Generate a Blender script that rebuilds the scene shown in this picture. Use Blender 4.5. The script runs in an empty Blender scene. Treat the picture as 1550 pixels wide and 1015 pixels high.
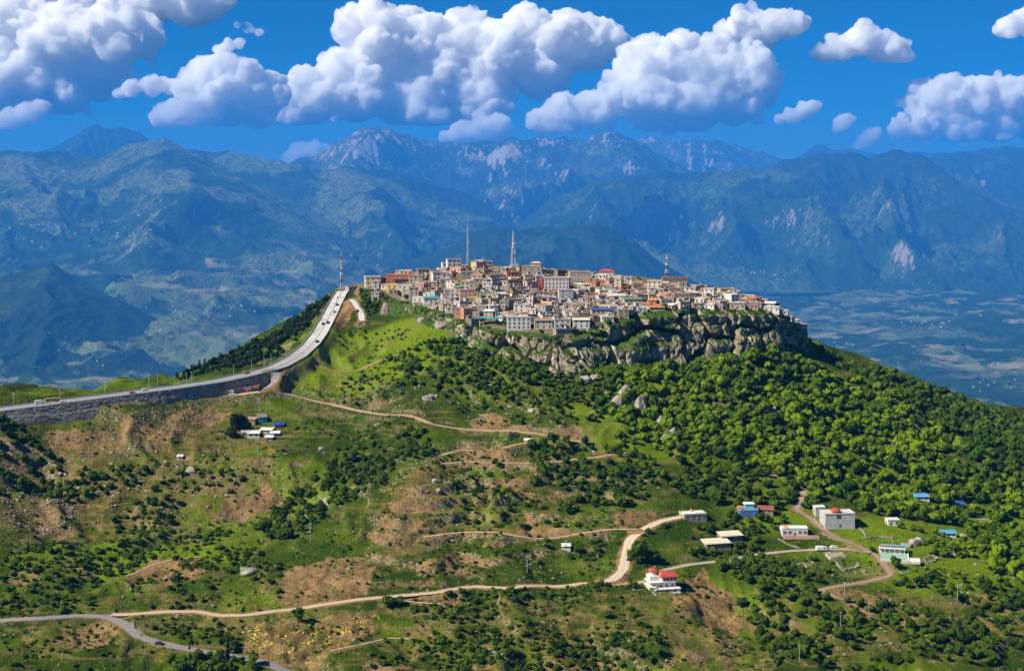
import bpy, bmesh, math, random, time
import numpy as np
from mathutils import Vector, Matrix
T0 = time.time()
rng = np.random.default_rng(11)
random.seed(11)
R = math.radians
scene = bpy.context.scene
col = scene.collection

# ------------------------------------------------------------------ camera geometry
W0, H0, F0, PITCH = 1550.0, 1015.0, 2129.0, R(5.82)
CZ = 460.0
cP, sP = math.cos(PITCH), math.sin(PITCH)

def ray(px, py):
    dx = (px - W0 / 2) / F0
    dy = (H0 / 2 - py) / F0
    return dx, cP + dy * sP, -sP + dy * cP

def P(px, py, Y):
    """the point of the place seen at a photo position, at the world distance Y"""
    dx, dy, dz = ray(px, py)
    t = Y / dy
    return (dx * t, Y, CZ + dz * t)

def proj(x, y, z):
    z = z - CZ
    fw = y * cP - z * sP
    up = y * sP + z * cP
    return W0 / 2 + F0 * x / fw, H0 / 2 - F0 * up / fw

# ------------------------------------------------------------------ noise
def _hash(ix, iy, iz, seed):
    n = (ix * 374761393 + iy * 668265263 + iz * 2147483647 * 3 + seed * 974711) & 0xffffffff
    n = ((n ^ (n >> 13)) * 1274126177) & 0xffffffff
    n = ((n ^ (n >> 15)) * 2246822519) & 0xffffffff
    return n ^ (n >> 16)

_ang = np.linspace(0, 2 * np.pi, 256, endpoint=False)
_G2x, _G2y = np.cos(_ang), np.sin(_ang)
_g3 = np.random.default_rng(5).normal(size=(256, 3))
_g3 /= np.linalg.norm(_g3, axis=1)[:, None]

def perlin2(x, y, seed=0):
    xf, yf = np.floor(x), np.floor(y)
    ix, iy = xf.astype(np.int64), yf.astype(np.int64)
    fx, fy = x - xf, y - yf
    u = fx * fx * fx * (fx * (fx * 6 - 15) + 10)
    v = fy * fy * fy * (fy * (fy * 6 - 15) + 10)
    def g(a, b):
        h = _hash(ix + a, iy + b, 0, seed) & 255
        return _G2x[h] * (fx - a) + _G2y[h] * (fy - b)
    n0 = g(0, 0); n1 = g(1, 0); n2 = g(0, 1); n3 = g(1, 1)
    a = n0 + u * (n1 - n0); b = n2 + u * (n3 - n2)
    return 1.5 * (a + v * (b - a))

def perlin3(x, y, z, seed=0):
    xf, yf, zf = np.floor(x), np.floor(y), np.floor(z)
    ix, iy, iz = xf.astype(np.int64), yf.astype(np.int64), zf.astype(np.int64)
    fx, fy, fz = x - xf, y - yf, z - zf
    s = lambda t: t * t * t * (t * (t * 6 - 15) + 10)
    u, v, w = s(fx), s(fy), s(fz)
    def g(a, b, c):
        h = _hash(ix + a, iy + b, iz + c, seed) & 255
        return _g3[h, 0] * (fx - a) + _g3[h, 1] * (fy - b) + _g3[h, 2] * (fz - c)
    x00 = g(0,0,0); x00 = x00 + u * (g(1,0,0) - x00)
    x10 = g(0,1,0); x10 = x10 + u * (g(1,1,0) - x10)
    x01 = g(0,0,1); x01 = x01 + u * (g(1,0,1) - x01)
    x11 = g(0,1,1); x11 = x11 + u * (g(1,1,1) - x11)
    y0 = x00 + v * (x10 - x00); y1 = x01 + v * (x11 - x01)
    return 1.5 * (y0 + w * (y1 - y0))

def fbm2(x, y, octv=5, seed=0, gain=0.5, lac=2.03):
    a, s, f = 1.0, 0.0, 1.0
    for i in range(octv):
        s = s + a * perlin2(x * f, y * f, seed + i * 17)
        a *= gain; f *= lac
    return s

def ridged2(x, y, octv=5, seed=0, gain=0.5, lac=2.05):
    a, s, f, tot = 1.0, 0.0, 1.0, 0.0
    w = 1.0
    for i in range(octv):
        n = 1 - np.abs(perlin2(x * f, y * f, seed + i * 13)) * 1.5
        n = np.clip(n, 0, 1) ** 2
        s = s + a * n * w; tot += a
        w = np.clip(n * 1.6, 0, 1)
        a *= gain; f *= lac
    return s / tot

def fbm3(x, y, z, octv=4, seed=0, gain=0.5):
    a, s, f = 1.0, 0.0, 1.0
    for i in range(octv):
        s = s + a * perlin3(x * f, y * f, z * f, seed + i * 7)
        a *= gain; f *= 2.05
    return s

def sstep(a, b, x):
    t = np.clip((x - a) / (b - a), 0, 1)
    return t * t * (3 - 2 * t)

# ------------------------------------------------------------------ mesh + object helpers
def mesh_np(name, verts, faces, mats=(), smooth=False, attrs=None, mat_idx=None):
    me = bpy.data.meshes.new(name)
    verts = np.asarray(verts, dtype=np.float32); faces = np.asarray(faces, dtype=np.int32)
    n, k = faces.shape
    me.vertices.add(len(verts)); me.vertices.foreach_set('co', verts.ravel())
    me.loops.add(n * k); me.loops.foreach_set('vertex_index', faces.ravel())
    me.polygons.add(n)
    me.polygons.foreach_set('loop_start', np.arange(0, n * k, k, dtype=np.int32))
    me.polygons.foreach_set('loop_total', np.full(n, k, dtype=np.int32))
    for m in mats: me.materials.append(m)
    if mat_idx is not None:
        me.polygons.foreach_set('material_index', np.asarray(mat_idx, dtype=np.int32))
    me.update(calc_edges=True)
    me.polygons.foreach_set('use_smooth', np.full(n, bool(smooth)))
    for an, av in (attrs or {}).items():
        av = np.asarray(av, dtype=np.float32)
        if av.ndim == 1:
            a = me.attributes.new(an, 'FLOAT', 'POINT'); a.data.foreach_set('value', av)
        else:
            a = me.attributes.new(an, 'FLOAT_COLOR', 'POINT'); a.data.foreach_set('color', av.ravel())
    me.validate()
    return me

def grid_faces(nr, nc, flip=False):
    i = np.arange(nr * nc).reshape(nr, nc)
    f = np.stack([i[:-1, :-1], i[:-1, 1:], i[1:, 1:], i[1:, :-1]], -1).reshape(-1, 4)
    return f[:, ::-1] if flip else f

def link(name, me, parent=None, loc=None, rotz=0.0):
    o = bpy.data.objects.new(name, me); col.objects.link(o)
    if parent is not None: o.parent = parent
    if loc is not None: o.location = loc
    if rotz: o.rotation_euler = (0, 0, rotz)
    return o

def tag(o, label=None, cat=None, group=None, kind=None):
    if label: o['label'] = label
    if cat: o['category'] = cat
    if group: o['group'] = group
    if kind: o['kind'] = kind
    return o

def thing(name, label, cat, loc=(0, 0, 0), rotz=0.0, group=None):
    o = link(name, None, None, loc, rotz); o.empty_display_size = 1
    return tag(o, label, cat, group)

class MB:
    """collects quads / tris of simple solids and links them as one mesh"""
    def __init__(s): s.v = []; s.f = []; s.mi = []
    def add(s, vs, fs, mi=0):
        b = len(s.v); s.v += [tuple(v) for v in vs]
        for f in fs: s.f.append([b + i for i in f]); s.mi.append(mi)
    def box(s, c, size, mi=0, rz=0.0, taper=1.0):
        x, y, z = (q / 2 for q in size); cz, sz = math.cos(rz), math.sin(rz); vs = []
        for k, (a, b, d) in enumerate(((-1,-1,-1),(1,-1,-1),(1,1,-1),(-1,1,-1),(-1,-1,1),(1,-1,1),(1,1,1),(-1,1,1))):
            t = taper if d > 0 else 1.0
            px, py = a * x * t, b * y * t
            vs.append((c[0] + px * cz - py * sz, c[1] + px * sz + py * cz, c[2] + d * z))
        s.add(vs, ((3,2,1,0),(4,5,6,7),(0,1,5,4),(1,2,6,5),(2,3,7,6),(3,0,4,7)), mi)
    def bar(s, a, b, r, mi=0, n=4, r2=None):
        a, b = Vector(a), Vector(b); d = (b - a)
        if d.length < 1e-6: return
        d.normalize(); u = d.orthogonal().normalized(); w = d.cross(u); r2 = r if r2 is None else r2
        vs = [a + (u * math.cos(2*math.pi*i/n) + w * math.sin(2*math.pi*i/n)) * r for i in range(n)]
        vs += [b + (u * math.cos(2*math.pi*i/n) + w * math.sin(2*math.pi*i/n)) * r2 for i in range(n)]
        fs = [(i, (i+1) % n, n + (i+1) % n, n + i) for i in range(n)] + [tuple(range(n))[::-1], tuple(range(n, 2*n))]
        s.add(vs, fs, mi)
    def lathe(s, c, prof, n=12, mi=0, sx=1.0, sy=1.0):
        vs = []; fs = []
        for r, z in prof:
            for i in range(n):
                a = 2 * math.pi * i / n
                vs.append((c[0] + r * sx * math.cos(a), c[1] + r * sy * math.sin(a), c[2] + z))
        for k in range(len(prof) - 1):
            for i in range(n):
                fs.append((k*n+i, k*n+(i+1) % n, (k+1)*n+(i+1) % n, (k+1)*n+i))
        fs.append(tuple(range(n))[::-1]); m = (len(prof)-1) * n; fs.append(tuple(range(m, m+n)))
        s.add(vs, fs, mi)
    def hip(s, c, w, d, h, mi=0, ridge=0.4):
        x, y = w / 2, d / 2; rx = x * ridge
        vs = [(-x,-y,0),(x,-y,0),(x,y,0),(-x,y,0),(-rx,0,h),(rx,0,h)]
        s.add([(c[0]+a, c[1]+b, c[2]+e) for a, b, e in vs], ((3,2,1,0),(0,1,5,4),(1,2,5),(2,3,4,5),(3,0,4)), mi)
    def gable(s, c, w, d, h, mi=0):
        x, y = w / 2, d / 2
        vs = [(-x,-y,0),(x,-y,0),(x,y,0),(-x,y,0),(-x,0,h),(x,0,h)]
        s.add([(c[0]+a, c[1]+b, c[2]+e) for a, b, e in vs], ((3,2,1,0),(0,1,5,4),(1,2,5),(2,3,4,5),(3,0,4)), mi)
    def mesh(s, name, mats, smooth=False):
        me = bpy.data.meshes.new(name); me.from_pydata(s.v, [], s.f)
        for m in (mats if isinstance(mats, (list, tuple)) else [mats]): me.materials.append(m)
        me.polygons.foreach_set('material_index', s.mi)
        me.polygons.foreach_set('use_smooth', [smooth] * len(s.f)); me.update()
        return me
    def link(s, name, mats, parent=None, loc=None, rotz=0.0, smooth=False):
        return link(name, s.mesh(name, mats, smooth), parent, loc, rotz)

# ------------------------------------------------------------------ node helpers
class NT:
    def __init__(s, name):
        s.m = bpy.data.materials.new(name); s.m.use_nodes = True
        s.t = s.m.node_tree; s.t.nodes.clear()
        s.out = s.n('ShaderNodeOutputMaterial')
    def n(s, t, **kw):
        nd = s.t.nodes.new(t)
        for k, v in kw.items(): setattr(nd, k, v)
        return nd
    def lk(s, a, b): s.t.links.new(a, b)
    def put(s, sock, v):
        if v is None: return
        if isinstance(v, bpy.types.NodeSocket): s.lk(v, sock)
        elif isinstance(v, (tuple, list)) and len(v) == 3 and sock.type == 'RGBA': sock.default_value = (*v, 1)
        else: sock.default_value = v
    def math(s, op, a, b=None, c=None, clamp=False):
        nd = s.n('ShaderNodeMath', operation=op, use_clamp=clamp)
        for i, v in enumerate((a, b, c)): s.put(nd.inputs[i], v)
        return nd.outputs[0]
    def ramp(s, f, lo, hi):
        nd = s.n('ShaderNodeMapRange', interpolation_type='SMOOTHSTEP'); s.put(nd.inputs[0], f)
        nd.inputs[1].default_value = lo; nd.inputs[2].default_value = hi
        return nd.outputs[0]
    def noise(s, scale, detail=4, rough=0.55, vec=None, dist=0.0):
        nd = s.n('ShaderNodeTexNoise'); nd.inputs['Scale'].default_value = scale
        nd.inputs['Detail'].default_value = detail; nd.inputs['Roughness'].default_value = rough
        nd.inputs['Distortion'].default_value = dist
        if vec is not None: s.lk(vec, nd.inputs['Vector'])
        return nd.outputs['Fac']
    def voro(s, scale, feature='F1', out='Distance', vec=None, rnd=1.0):
        nd = s.n('ShaderNodeTexVoronoi', feature=feature); nd.inputs['Scale'].default_value = scale
        nd.inputs['Randomness'].default_value = rnd
        if vec is not None: s.lk(vec, nd.inputs['Vector'])
        return nd.outputs[out]
    def mix(s, f, a, b):
        nd = s.n('ShaderNodeMix', data_type='RGBA'); s.put(nd.inputs[0], f); s.put(nd.inputs[6], a); s.put(nd.inputs[7], b)
        return nd.outputs[2]
    def pos(s): return s.n('ShaderNodeNewGeometry').outputs['Position']
    def obj(s): return s.n('ShaderNodeTexCoord').outputs['Object']
    def nz(s):
        sp = s.n('ShaderNodeSeparateXYZ'); s.lk(s.n('ShaderNodeNewGeometry').outputs['Normal'], sp.inputs[0]); return sp.outputs[2]
    def scalev(s, v, sc):
        nd = s.n('ShaderNodeMapping'); s.lk(v, nd.inputs[0]); nd.inputs['Scale'].default_value = sc; return nd.outputs[0]
    def bump(s, h, strength=0.5, dist=1.0):
        nd = s.n('ShaderNodeBump'); s.lk(h, nd.inputs['Height']); nd.inputs['Strength'].default_value = strength
        nd.inputs['Distance'].default_value = dist; return nd.outputs[0]
    def attr(s, name, out='Color'):
        nd = s.n('ShaderNodeAttribute', attribute_name=name); return nd.outputs[out]
    def sep(s, c):
        nd = s.n('ShaderNodeSeparateColor'); s.lk(c, nd.inputs[0]); return nd.outputs
    def bsdf(s, color, rough=0.9, normal=None, spec=0.2, metal=0.0):
        nd = s.n('ShaderNodeBsdfPrincipled'); s.put(nd.inputs['Base Color'], color); s.put(nd.inputs['Roughness'], rough)
        nd.inputs['Specular IOR Level'].default_value = spec; nd.inputs['Metallic'].default_value = metal
        if normal is not None: s.lk(normal, nd.inputs['Normal'])
        s.lk(nd.outputs[0], s.out.inputs[0]); return nd

def flat_mat(name, c, rough=0.85, var=0.25, scale=0.6, spec=0.2, metal=0.0, bump=0.0):
    t = NT(name); p = t.obj()
    n1 = t.noise(scale, 5, 0.65, p); n2 = t.noise(scale * 7, 3, 0.6, p)
    f = t.math('MULTIPLY_ADD', n2, 0.5, t.math('MULTIPLY', n1, 0.8))
    a = tuple(max(0, q * (1 - var)) for q in c); b = tuple(min(1, q * (1 + var)) for q in c)
    t.bsdf(t.mix(t.ramp(f, 0.35, 0.95), a, b), rough, t.bump(n2, bump, 0.1) if bump else None, spec, metal)
    return t.m
K = 4.0                                                # the far land lies this much beyond the first survey
# ------------------------------------------------------------------ camera, sky, sun, air
cd = bpy.data.cameras.new('camera'); cam = bpy.data.objects.new('camera', cd); col.objects.link(cam)
cam.location = (0, 0, CZ); cam.rotation_euler = (R(90) - PITCH, 0, 0)
cd.sensor_width = 36; cd.lens = 36 * F0 / W0; cd.clip_start = 5; cd.clip_end = 400000
scene.camera = cam

SUN_EL, SUN_AZ = R(42), R(246)                       # azimuth measured from +Y, clockwise
sv = Vector((math.sin(SUN_AZ) * math.cos(SUN_EL), math.cos(SUN_AZ) * math.cos(SUN_EL), math.sin(SUN_EL)))
w = bpy.data.worlds.new('World'); scene.world = w; w.use_nodes = True
wt = w.node_tree; wt.nodes.clear()
sky = wt.nodes.new('ShaderNodeTexSky'); sky.sky_type = 'NISHITA'; sky.sun_disc = False
sky.sun_elevation = SUN_EL; sky.sun_rotation = SUN_AZ
sky.altitude = 3000; sky.air_density = 0.8; sky.dust_density = 0.0; sky.ozone_density = 7.0
hs = wt.nodes.new('ShaderNodeHueSaturation'); hs.inputs['Saturation'].default_value = 1.5; hs.inputs['Hue'].default_value = 0.497; hs.inputs['Value'].default_value = 1.0
bgn = wt.nodes.new('ShaderNodeBackground'); bgn.inputs[1].default_value = 0.05
wo = wt.nodes.new('ShaderNodeOutputWorld')
wt.links.new(sky.outputs[0], hs.inputs['Color']); wt.links.new(hs.outputs[0], bgn.inputs[0]); wt.links.new(bgn.outputs[0], wo.inputs[0])

sl = bpy.data.lights.new('sun', 'SUN'); sl.energy = 5.0; sl.angle = R(0.55); sl.color = (1.0, 0.92, 0.78)
so = bpy.data.objects.new('sun', sl); col.objects.link(so); so.rotation_euler = (-sv).to_track_quat('-Z', 'Y').to_euler()
so.location = (-800, -600, 1500)

scene.view_settings.view_transform = 'Standard'; scene.view_settings.look = 'None'
scene.view_settings.exposure = 0.75; scene.view_settings.gamma = 1
cy = scene.cycles
scene.render.engine = 'CYCLES'
cy.max_bounces = 40; cy.diffuse_bounces = 2; cy.glossy_bounces = 1; cy.transmission_bounces = 2
cy.transparent_max_bounces = 8; cy.volume_bounces = 40
cy.use_denoising = True
try: cy.denoiser = 'OPENIMAGEDENOISE'
except Exception: pass
cy.use_adaptive_sampling = True; cy.adaptive_threshold = 0.01
cy.caustics_reflective = False; cy.caustics_refractive = False

HAZE = 2.9e-5
t = NT('haze_air'); nd = t.n('ShaderNodeVolumePrincipled')
nd.inputs['Color'].default_value = (0.05, 0.35, 0.98, 1); nd.inputs['Density'].default_value = HAZE
nd.inputs['Anisotropy'].default_value = 0.0
t.lk(nd.outputs[0], t.out.inputs['Volume'])
ZT_, ZB_ = CZ + 625 * K, CZ - 560 * K
hb = MB(); hb.box((0, 9000 * K, (ZT_ + ZB_) / 2), (28000 * K, 18800 * K, ZT_ - ZB_))
ho = hb.link('haze', t.m); tag(ho, kind='stuff'); ho.display_type = 'WIRE'

# ------------------------------------------------------------------ far land: mountain ranges and valley
VAL = CZ - 450 * K
def land_mat(name, forest, meadow, rock, soil, rock_amt, meadow_amt, sc=1.0, fields=False):
    t = NT(name); p = t.scalev(t.pos(), (1 / K, 1 / K, 1 / K)); nz = t.nz()
    big = t.noise(0.0011 * sc, 7, 0.6, p); mid = t.noise(0.006 * sc, 6, 0.65, p); fine = t.noise(0.045 * sc, 5, 0.75, p)
    f1 = t.math('ADD', t.math('MULTIPLY', t.noise(0.0017 * sc, 5, 0.55, p, 0.6), 1.15), t.math('MULTIPLY', mid, 0.38))
    c = t.mix(t.ramp(f1, 0.84 - 0.2 * meadow_amt, 0.99 - 0.2 * meadow_amt), forest, meadow)
    # single trees and scrub seen as fine dark grain
    c = t.mix(t.math('MULTIPLY', t.ramp(fine, 0.44, 0.62), 0.75), c, tuple(q * 0.45 for q in forest)); c = t.mix(t.math('MULTIPLY', t.ramp(t.voro(0.035, vec=p), 0.5, 0.1), t.ramp(mid, 0.3, 0.6)), c, tuple(q * 0.5 for q in forest))
    if fields:
        cellc = t.voro(0.021, 'F1', 'Color', t.scalev(p, (0.5, 0.9, 0)))
        cs = t.sep(cellc)
        pat = t.math('MULTIPLY', t.ramp(cs[0], 0.25, 0.3), t.ramp(t.math('ADD', mid, t.math('MULTIPLY', big, .6)), 0.80, 0.86))
        fc = t.mix(t.ramp(cs[1], .55, 1.0), tuple(q * 1.25 for q in meadow), tuple(min(1, q * 0.8) for q in soil)); c = t.mix(t.math('MULTIPLY', pat, 0.7), c, fc)
    steep = t.math('SUBTRACT', 1.0, nz)
    rk = t.math('ADD', t.math('MULTIPLY', steep, 1.0), t.math('ADD', t.math('MULTIPLY', t.noise(0.034, 5, .72, t.scalev(p, (1, 1, .4))), 1.5), t.math('MULTIPLY', big, 0.55)))
    a = t.attr('hi', 'Fac')
    rk = t.math('ADD', rk, t.math('MULTIPLY', a, 0.35))
    rc = t.mix(fine, tuple(q * 0.7 for q in rock), rock)
    c = t.mix(t.math('MULTIPLY', t.ramp(rk, 1.50 - rock_amt, 1.72 - rock_amt), 0.85), c, rc)
    bs = t.ramp(t.noise(0.0035, 4, 0.6, t.scalev(p, (1, 1, 1))), 0.66, 0.72)
    c = t.mix(t.math('MULTIPLY', bs, 0.22), c, soil)
    t.bsdf(c, 0.95, t.bump(t.math('ADD', t.math('MULTIPLY', mid, 1.0), t.math('MULTIPLY', fine, 0.35)), 0.45, 45.0 * K), 0.05)
    return t.m

FOREST = (0.020, 0.045, 0.012); MEADOW = (0.14, 0.19, 0.05); ROCK = (0.46, 0.40, 0.35); SOIL = (0.30, 0.23, 0.15)
m_mtn = land_mat('mountain_land', FOREST, (0.135, 0.165, 0.06), ROCK, SOIL, 0.02, 0.62)
m_far = land_mat('bare_mountain_land', (0.03, 0.05, 0.02), (0.11, 0.13, 0.05), (0.50, 0.43, 0.39), SOIL, 0.05, 0.45)
m_right = land_mat('wooded_mountain_land', (0.022, 0.045, 0.013), (0.085, 0.12, 0.035), (0.42, 0.36, 0.31), SOIL, -0.09, 0.4)
m_dark = land_mat('forest_and_shadow_land', (0.018, 0.036, 0.012), (0.05, 0.085, 0.025), ROCK, SOIL, -0.05, 0.2)
m_val = land_mat('valley_land', (0.020, 0.048, 0.012), (0.115, 0.15, 0.06), ROCK, (0.40, 0.33, 0.21), -0.85, 0.62, 1.0, True)

ranges = []
def mrange(name, sil, D, L, mat, zfoot=0.0, spur=0.30, spurw=700.0, seed=1, gpow=1.25, nd=150, du=2.2, rough=1.0, hi0=2.0, stretch=0.42):
    sil = np.array(sil, float); D = D * K; L = L * K; zfoot = zfoot * K
    u = np.arange(sil[0, 0], sil[-1, 0] + .1, du)
    v = np.interp(u, sil[:, 0], sil[:, 1])
    k = max(1, int(6 / du)); ker = np.hanning(2 * k + 3)[1:-1]; ker /= ker.sum()
    v = np.convolve(np.pad(v, k, mode='edge'), ker, 'valid')[:len(u)]
    dx, dy, dz = ray(u, v)
    Dv = D * (1 + 0.05 * perlin2(u / 260.0, u * 0 + seed * 3.3, seed))
    ridge = CZ + dz * Dv / dy
    zf = VAL + zfoot
    s = np.concatenate([np.linspace(0, 1, nd), np.linspace(1, 1.55, nd // 4)[1:]])
    S, U = np.meshgrid(s, u, indexing='ij')
    Y = Dv[None, :] + (S - 1) * L
    X = U * 0 + (dx / dy)[None, :] * Y
    hgt = np.maximum(ridge - zf, 5)[None, :]
    prof = np.where(S <= 1, np.clip(S, 0, 1) ** gpow, 1 - (np.clip(S - 1, 0, 1) / 0.6) ** 1.2)
    kx, ky = X, Y; X, Y = X / K, Y / K
    wx = X + 260 * fbm2(X / 1500, Y / 1500, 3, seed + 5); wy = Y + 260 * fbm2(X / 1500 + 9, Y / 1500, 3, seed + 6)
    rd = ridged2(wx / spurw, wy * stretch / spurw, 6, seed, 0.52)
    fine = fbm2(X / 170, Y / 170, 5, seed + 9) + .5 * (ridged2(X / 230, Y / 420, 4, seed + 3) - .4) * 2
    env = np.clip(np.sin(np.pi * np.clip(S, 0, 1) ** 0.8), 0, 1) ** 0.75
    Z = zf + hgt * prof + hgt * spur * (rd - 0.42) * env * 1.6 + hgt * 0.045 * rough * fine * np.clip(1.1 - np.abs(S - 1) * 0.1, 0, 1) * np.clip(S * 4, 0, 1)
    X, Y = kx, ky
    ed = np.clip(np.minimum(U - u[0], u[-1] - U) / 40.0, 0, 1)
    hi = np.clip((Z - (CZ + (hi0 * 100 - 100) * K)) / (400.0 * K), 0, 1)
    V = np.stack([X, Y, Z], -1).reshape(-1, 3)
    me = mesh_np(name, V, grid_faces(len(s), len(u)), [mat], True, {'hi': hi.ravel()})
    o = link(name, me); tag(o, kind='structure'); ranges.append((o, X, Y, Z)); return o

X0, X1 = -420, 1970
mrange('mountain_range', [(-420,262),(-200,240),(0,227),(60,230),(150,236),(200,217),(245,209),(285,225),(330,250),(400,286),(470,314),(600,348),(720,385),(800,420)], 7600, 2700, m_mtn, 40, 0.17, 1000, 3, 1.1, rough=.5)
mrange('mountain_range', [(180,246),(290,224),(320,229),(345,226),(380,235),(420,244),(450,248),(485,257),(520,252),(560,255),(600,261),(640,271),(700,291),(740,309),(765,331),(800,352),(860,385)], 8500, 3000, m_mtn, 40, 0.20, 800, 21, 1.12, rough=.55)
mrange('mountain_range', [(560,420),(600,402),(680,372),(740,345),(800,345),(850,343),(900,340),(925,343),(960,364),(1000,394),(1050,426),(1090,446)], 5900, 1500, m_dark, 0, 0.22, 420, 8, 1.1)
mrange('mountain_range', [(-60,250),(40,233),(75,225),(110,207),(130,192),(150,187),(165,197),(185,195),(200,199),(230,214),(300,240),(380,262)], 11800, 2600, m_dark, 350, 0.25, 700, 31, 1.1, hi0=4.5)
mrange('mountain_range', [(380,300),(440,246),(480,236),(500,222),(520,207),(545,196),(560,190),(590,194),(620,203),(650,214),(680,218),(740,216),(775,206),(800,211),(830,211),(860,208),(890,207),(920,199),(950,205),(975,217),(1000,235),(1050,262),(1120,300)], 11200, 3600, m_far, 60, 0.34, 900, 41, 1.2, rough=.8, hi0=2.5, stretch=0.5)
mrange('mountain_range', [(900,240),(970,212),(1000,210),(1040,212),(1080,209),(1110,220),(1150,231),(1190,243),(1260,262)], 14200, 3000, m_far, 150, 0.34, 900, 51, 1.2, hi0=3)
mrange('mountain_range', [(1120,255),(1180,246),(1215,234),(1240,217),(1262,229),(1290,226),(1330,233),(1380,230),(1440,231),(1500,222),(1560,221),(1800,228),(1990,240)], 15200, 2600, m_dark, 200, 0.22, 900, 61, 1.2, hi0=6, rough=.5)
mrange('mountain_range', [(1300,262),(1390,237),(1440,236),(1500,228),(1550,223),(1700,214),(1850,226),(1990,240)], 10800, 3000, m_right, 60, 0.30, 800, 71, 1.15, hi0=4)
mrange('mountain_range', [(700,390),(790,335),(830,305),(870,289),(900,277),(950,267),(1010,257),(1040,262),(1080,258),(1110,255),(1150,252),(1190,245),(1230,235),(1270,232),(1320,234),(1355,226),(1390,233),(1420,252),(1460,276),(1500,296),(1550,314),(1650,345),(1800,372),(1990,395)], 8400, 2300, m_right, 5, 0.34, 620, 81, 1.2, hi0=4, rough=.65)
mrange('mountain_range', [(-420,470),(-220,470),(-90,440),(0,416),(40,404),(70,397),(110,415),(160,446),(220,474),(270,500),(310,525)], 4300, 900, m_dark, 0, 0.16, 260, 91, 1.05, nd=110, hi0=9)  # left cone hill: the dark forest colour stands in for a cloud shadow

# valley floor: one rolling sheet from below the camera to the mountains
yy = np.concatenate([np.arange(-420, 1400, 60.0), np.arange(1400, 6500, 16.0), np.arange(6500, 17600, 90.0)]) * K
aa = np.linspace(-0.62, 0.62, 560)
YY, AA = np.meshgrid(yy, aa, indexing='ij')
XX = AA * (np.maximum(YY, 0) + 900 * K)
xk, yk = XX / K, YY / K
lft = sstep(150, -1500, xk - (yk - 3500) * 0.10)
roll = 30 * fbm2(xk / 700, yk / 700, 5, 4) + 150 * lft * (ridged2(xk / 900 + fbm2(xk / 800, yk / 800, 3, 2), yk / 1300, 5, 6) - 0.3) * sstep(2300, 4200, yk) \
     + 190 * lft * sstep(3000, 7000, yk) + 12 * np.abs(fbm2(xk / 190, yk / 190, 3, 14)) + 5 * fbm2(xk / 50, yk / 50, 3, 15)
ZZ = VAL - 8 * K + K * (roll * sstep(900, 2600, yk) - 30 * sstep(2000, 1200, yk))
me = mesh_np('valley_floor', np.stack([XX, YY, ZZ], -1).reshape(-1, 3), grid_faces(len(yy), len(aa)), [m_val], True, {'hi': (XX * 0).ravel()})
vf = link('valley_floor', me); tag(vf, kind='structure')
# ------------------------------------------------------------------ clouds (closed bodies, beyond and above the haze)
t = NT('cloud_white'); nd = t.n('ShaderNodeVolumePrincipled')
nd.inputs['Color'].default_value = (1, 1, 1, 1); nd.inputs['Density'].default_value = 0.02 / K; nd.inputs['Anisotropy'].default_value = 0.0
p = t.pos(); n1 = t.noise(1 / (400 * K), 6, .66, p)
t.lk(t.math('MULTIPLY', t.ramp(n1, .30, .64), 0.028 / K), nd.inputs['Density'])
t.lk(nd.outputs[0], t.out.inputs['Volume'])
m_cloud = t.m

def ico(sub):
    bm = bmesh.new(); bmesh.ops.create_icosphere(bm, subdivisions=sub, radius=1)
    v = np.array([q.co[:] for q in bm.verts]); f = np.array([[q.index for q in fc.verts] for fc in bm.faces]); bm.free(); return v, f
IV2, IF2 = ico(2); IV3, IF3 = ico(3); IV1, IF1 = ico(1)

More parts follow.
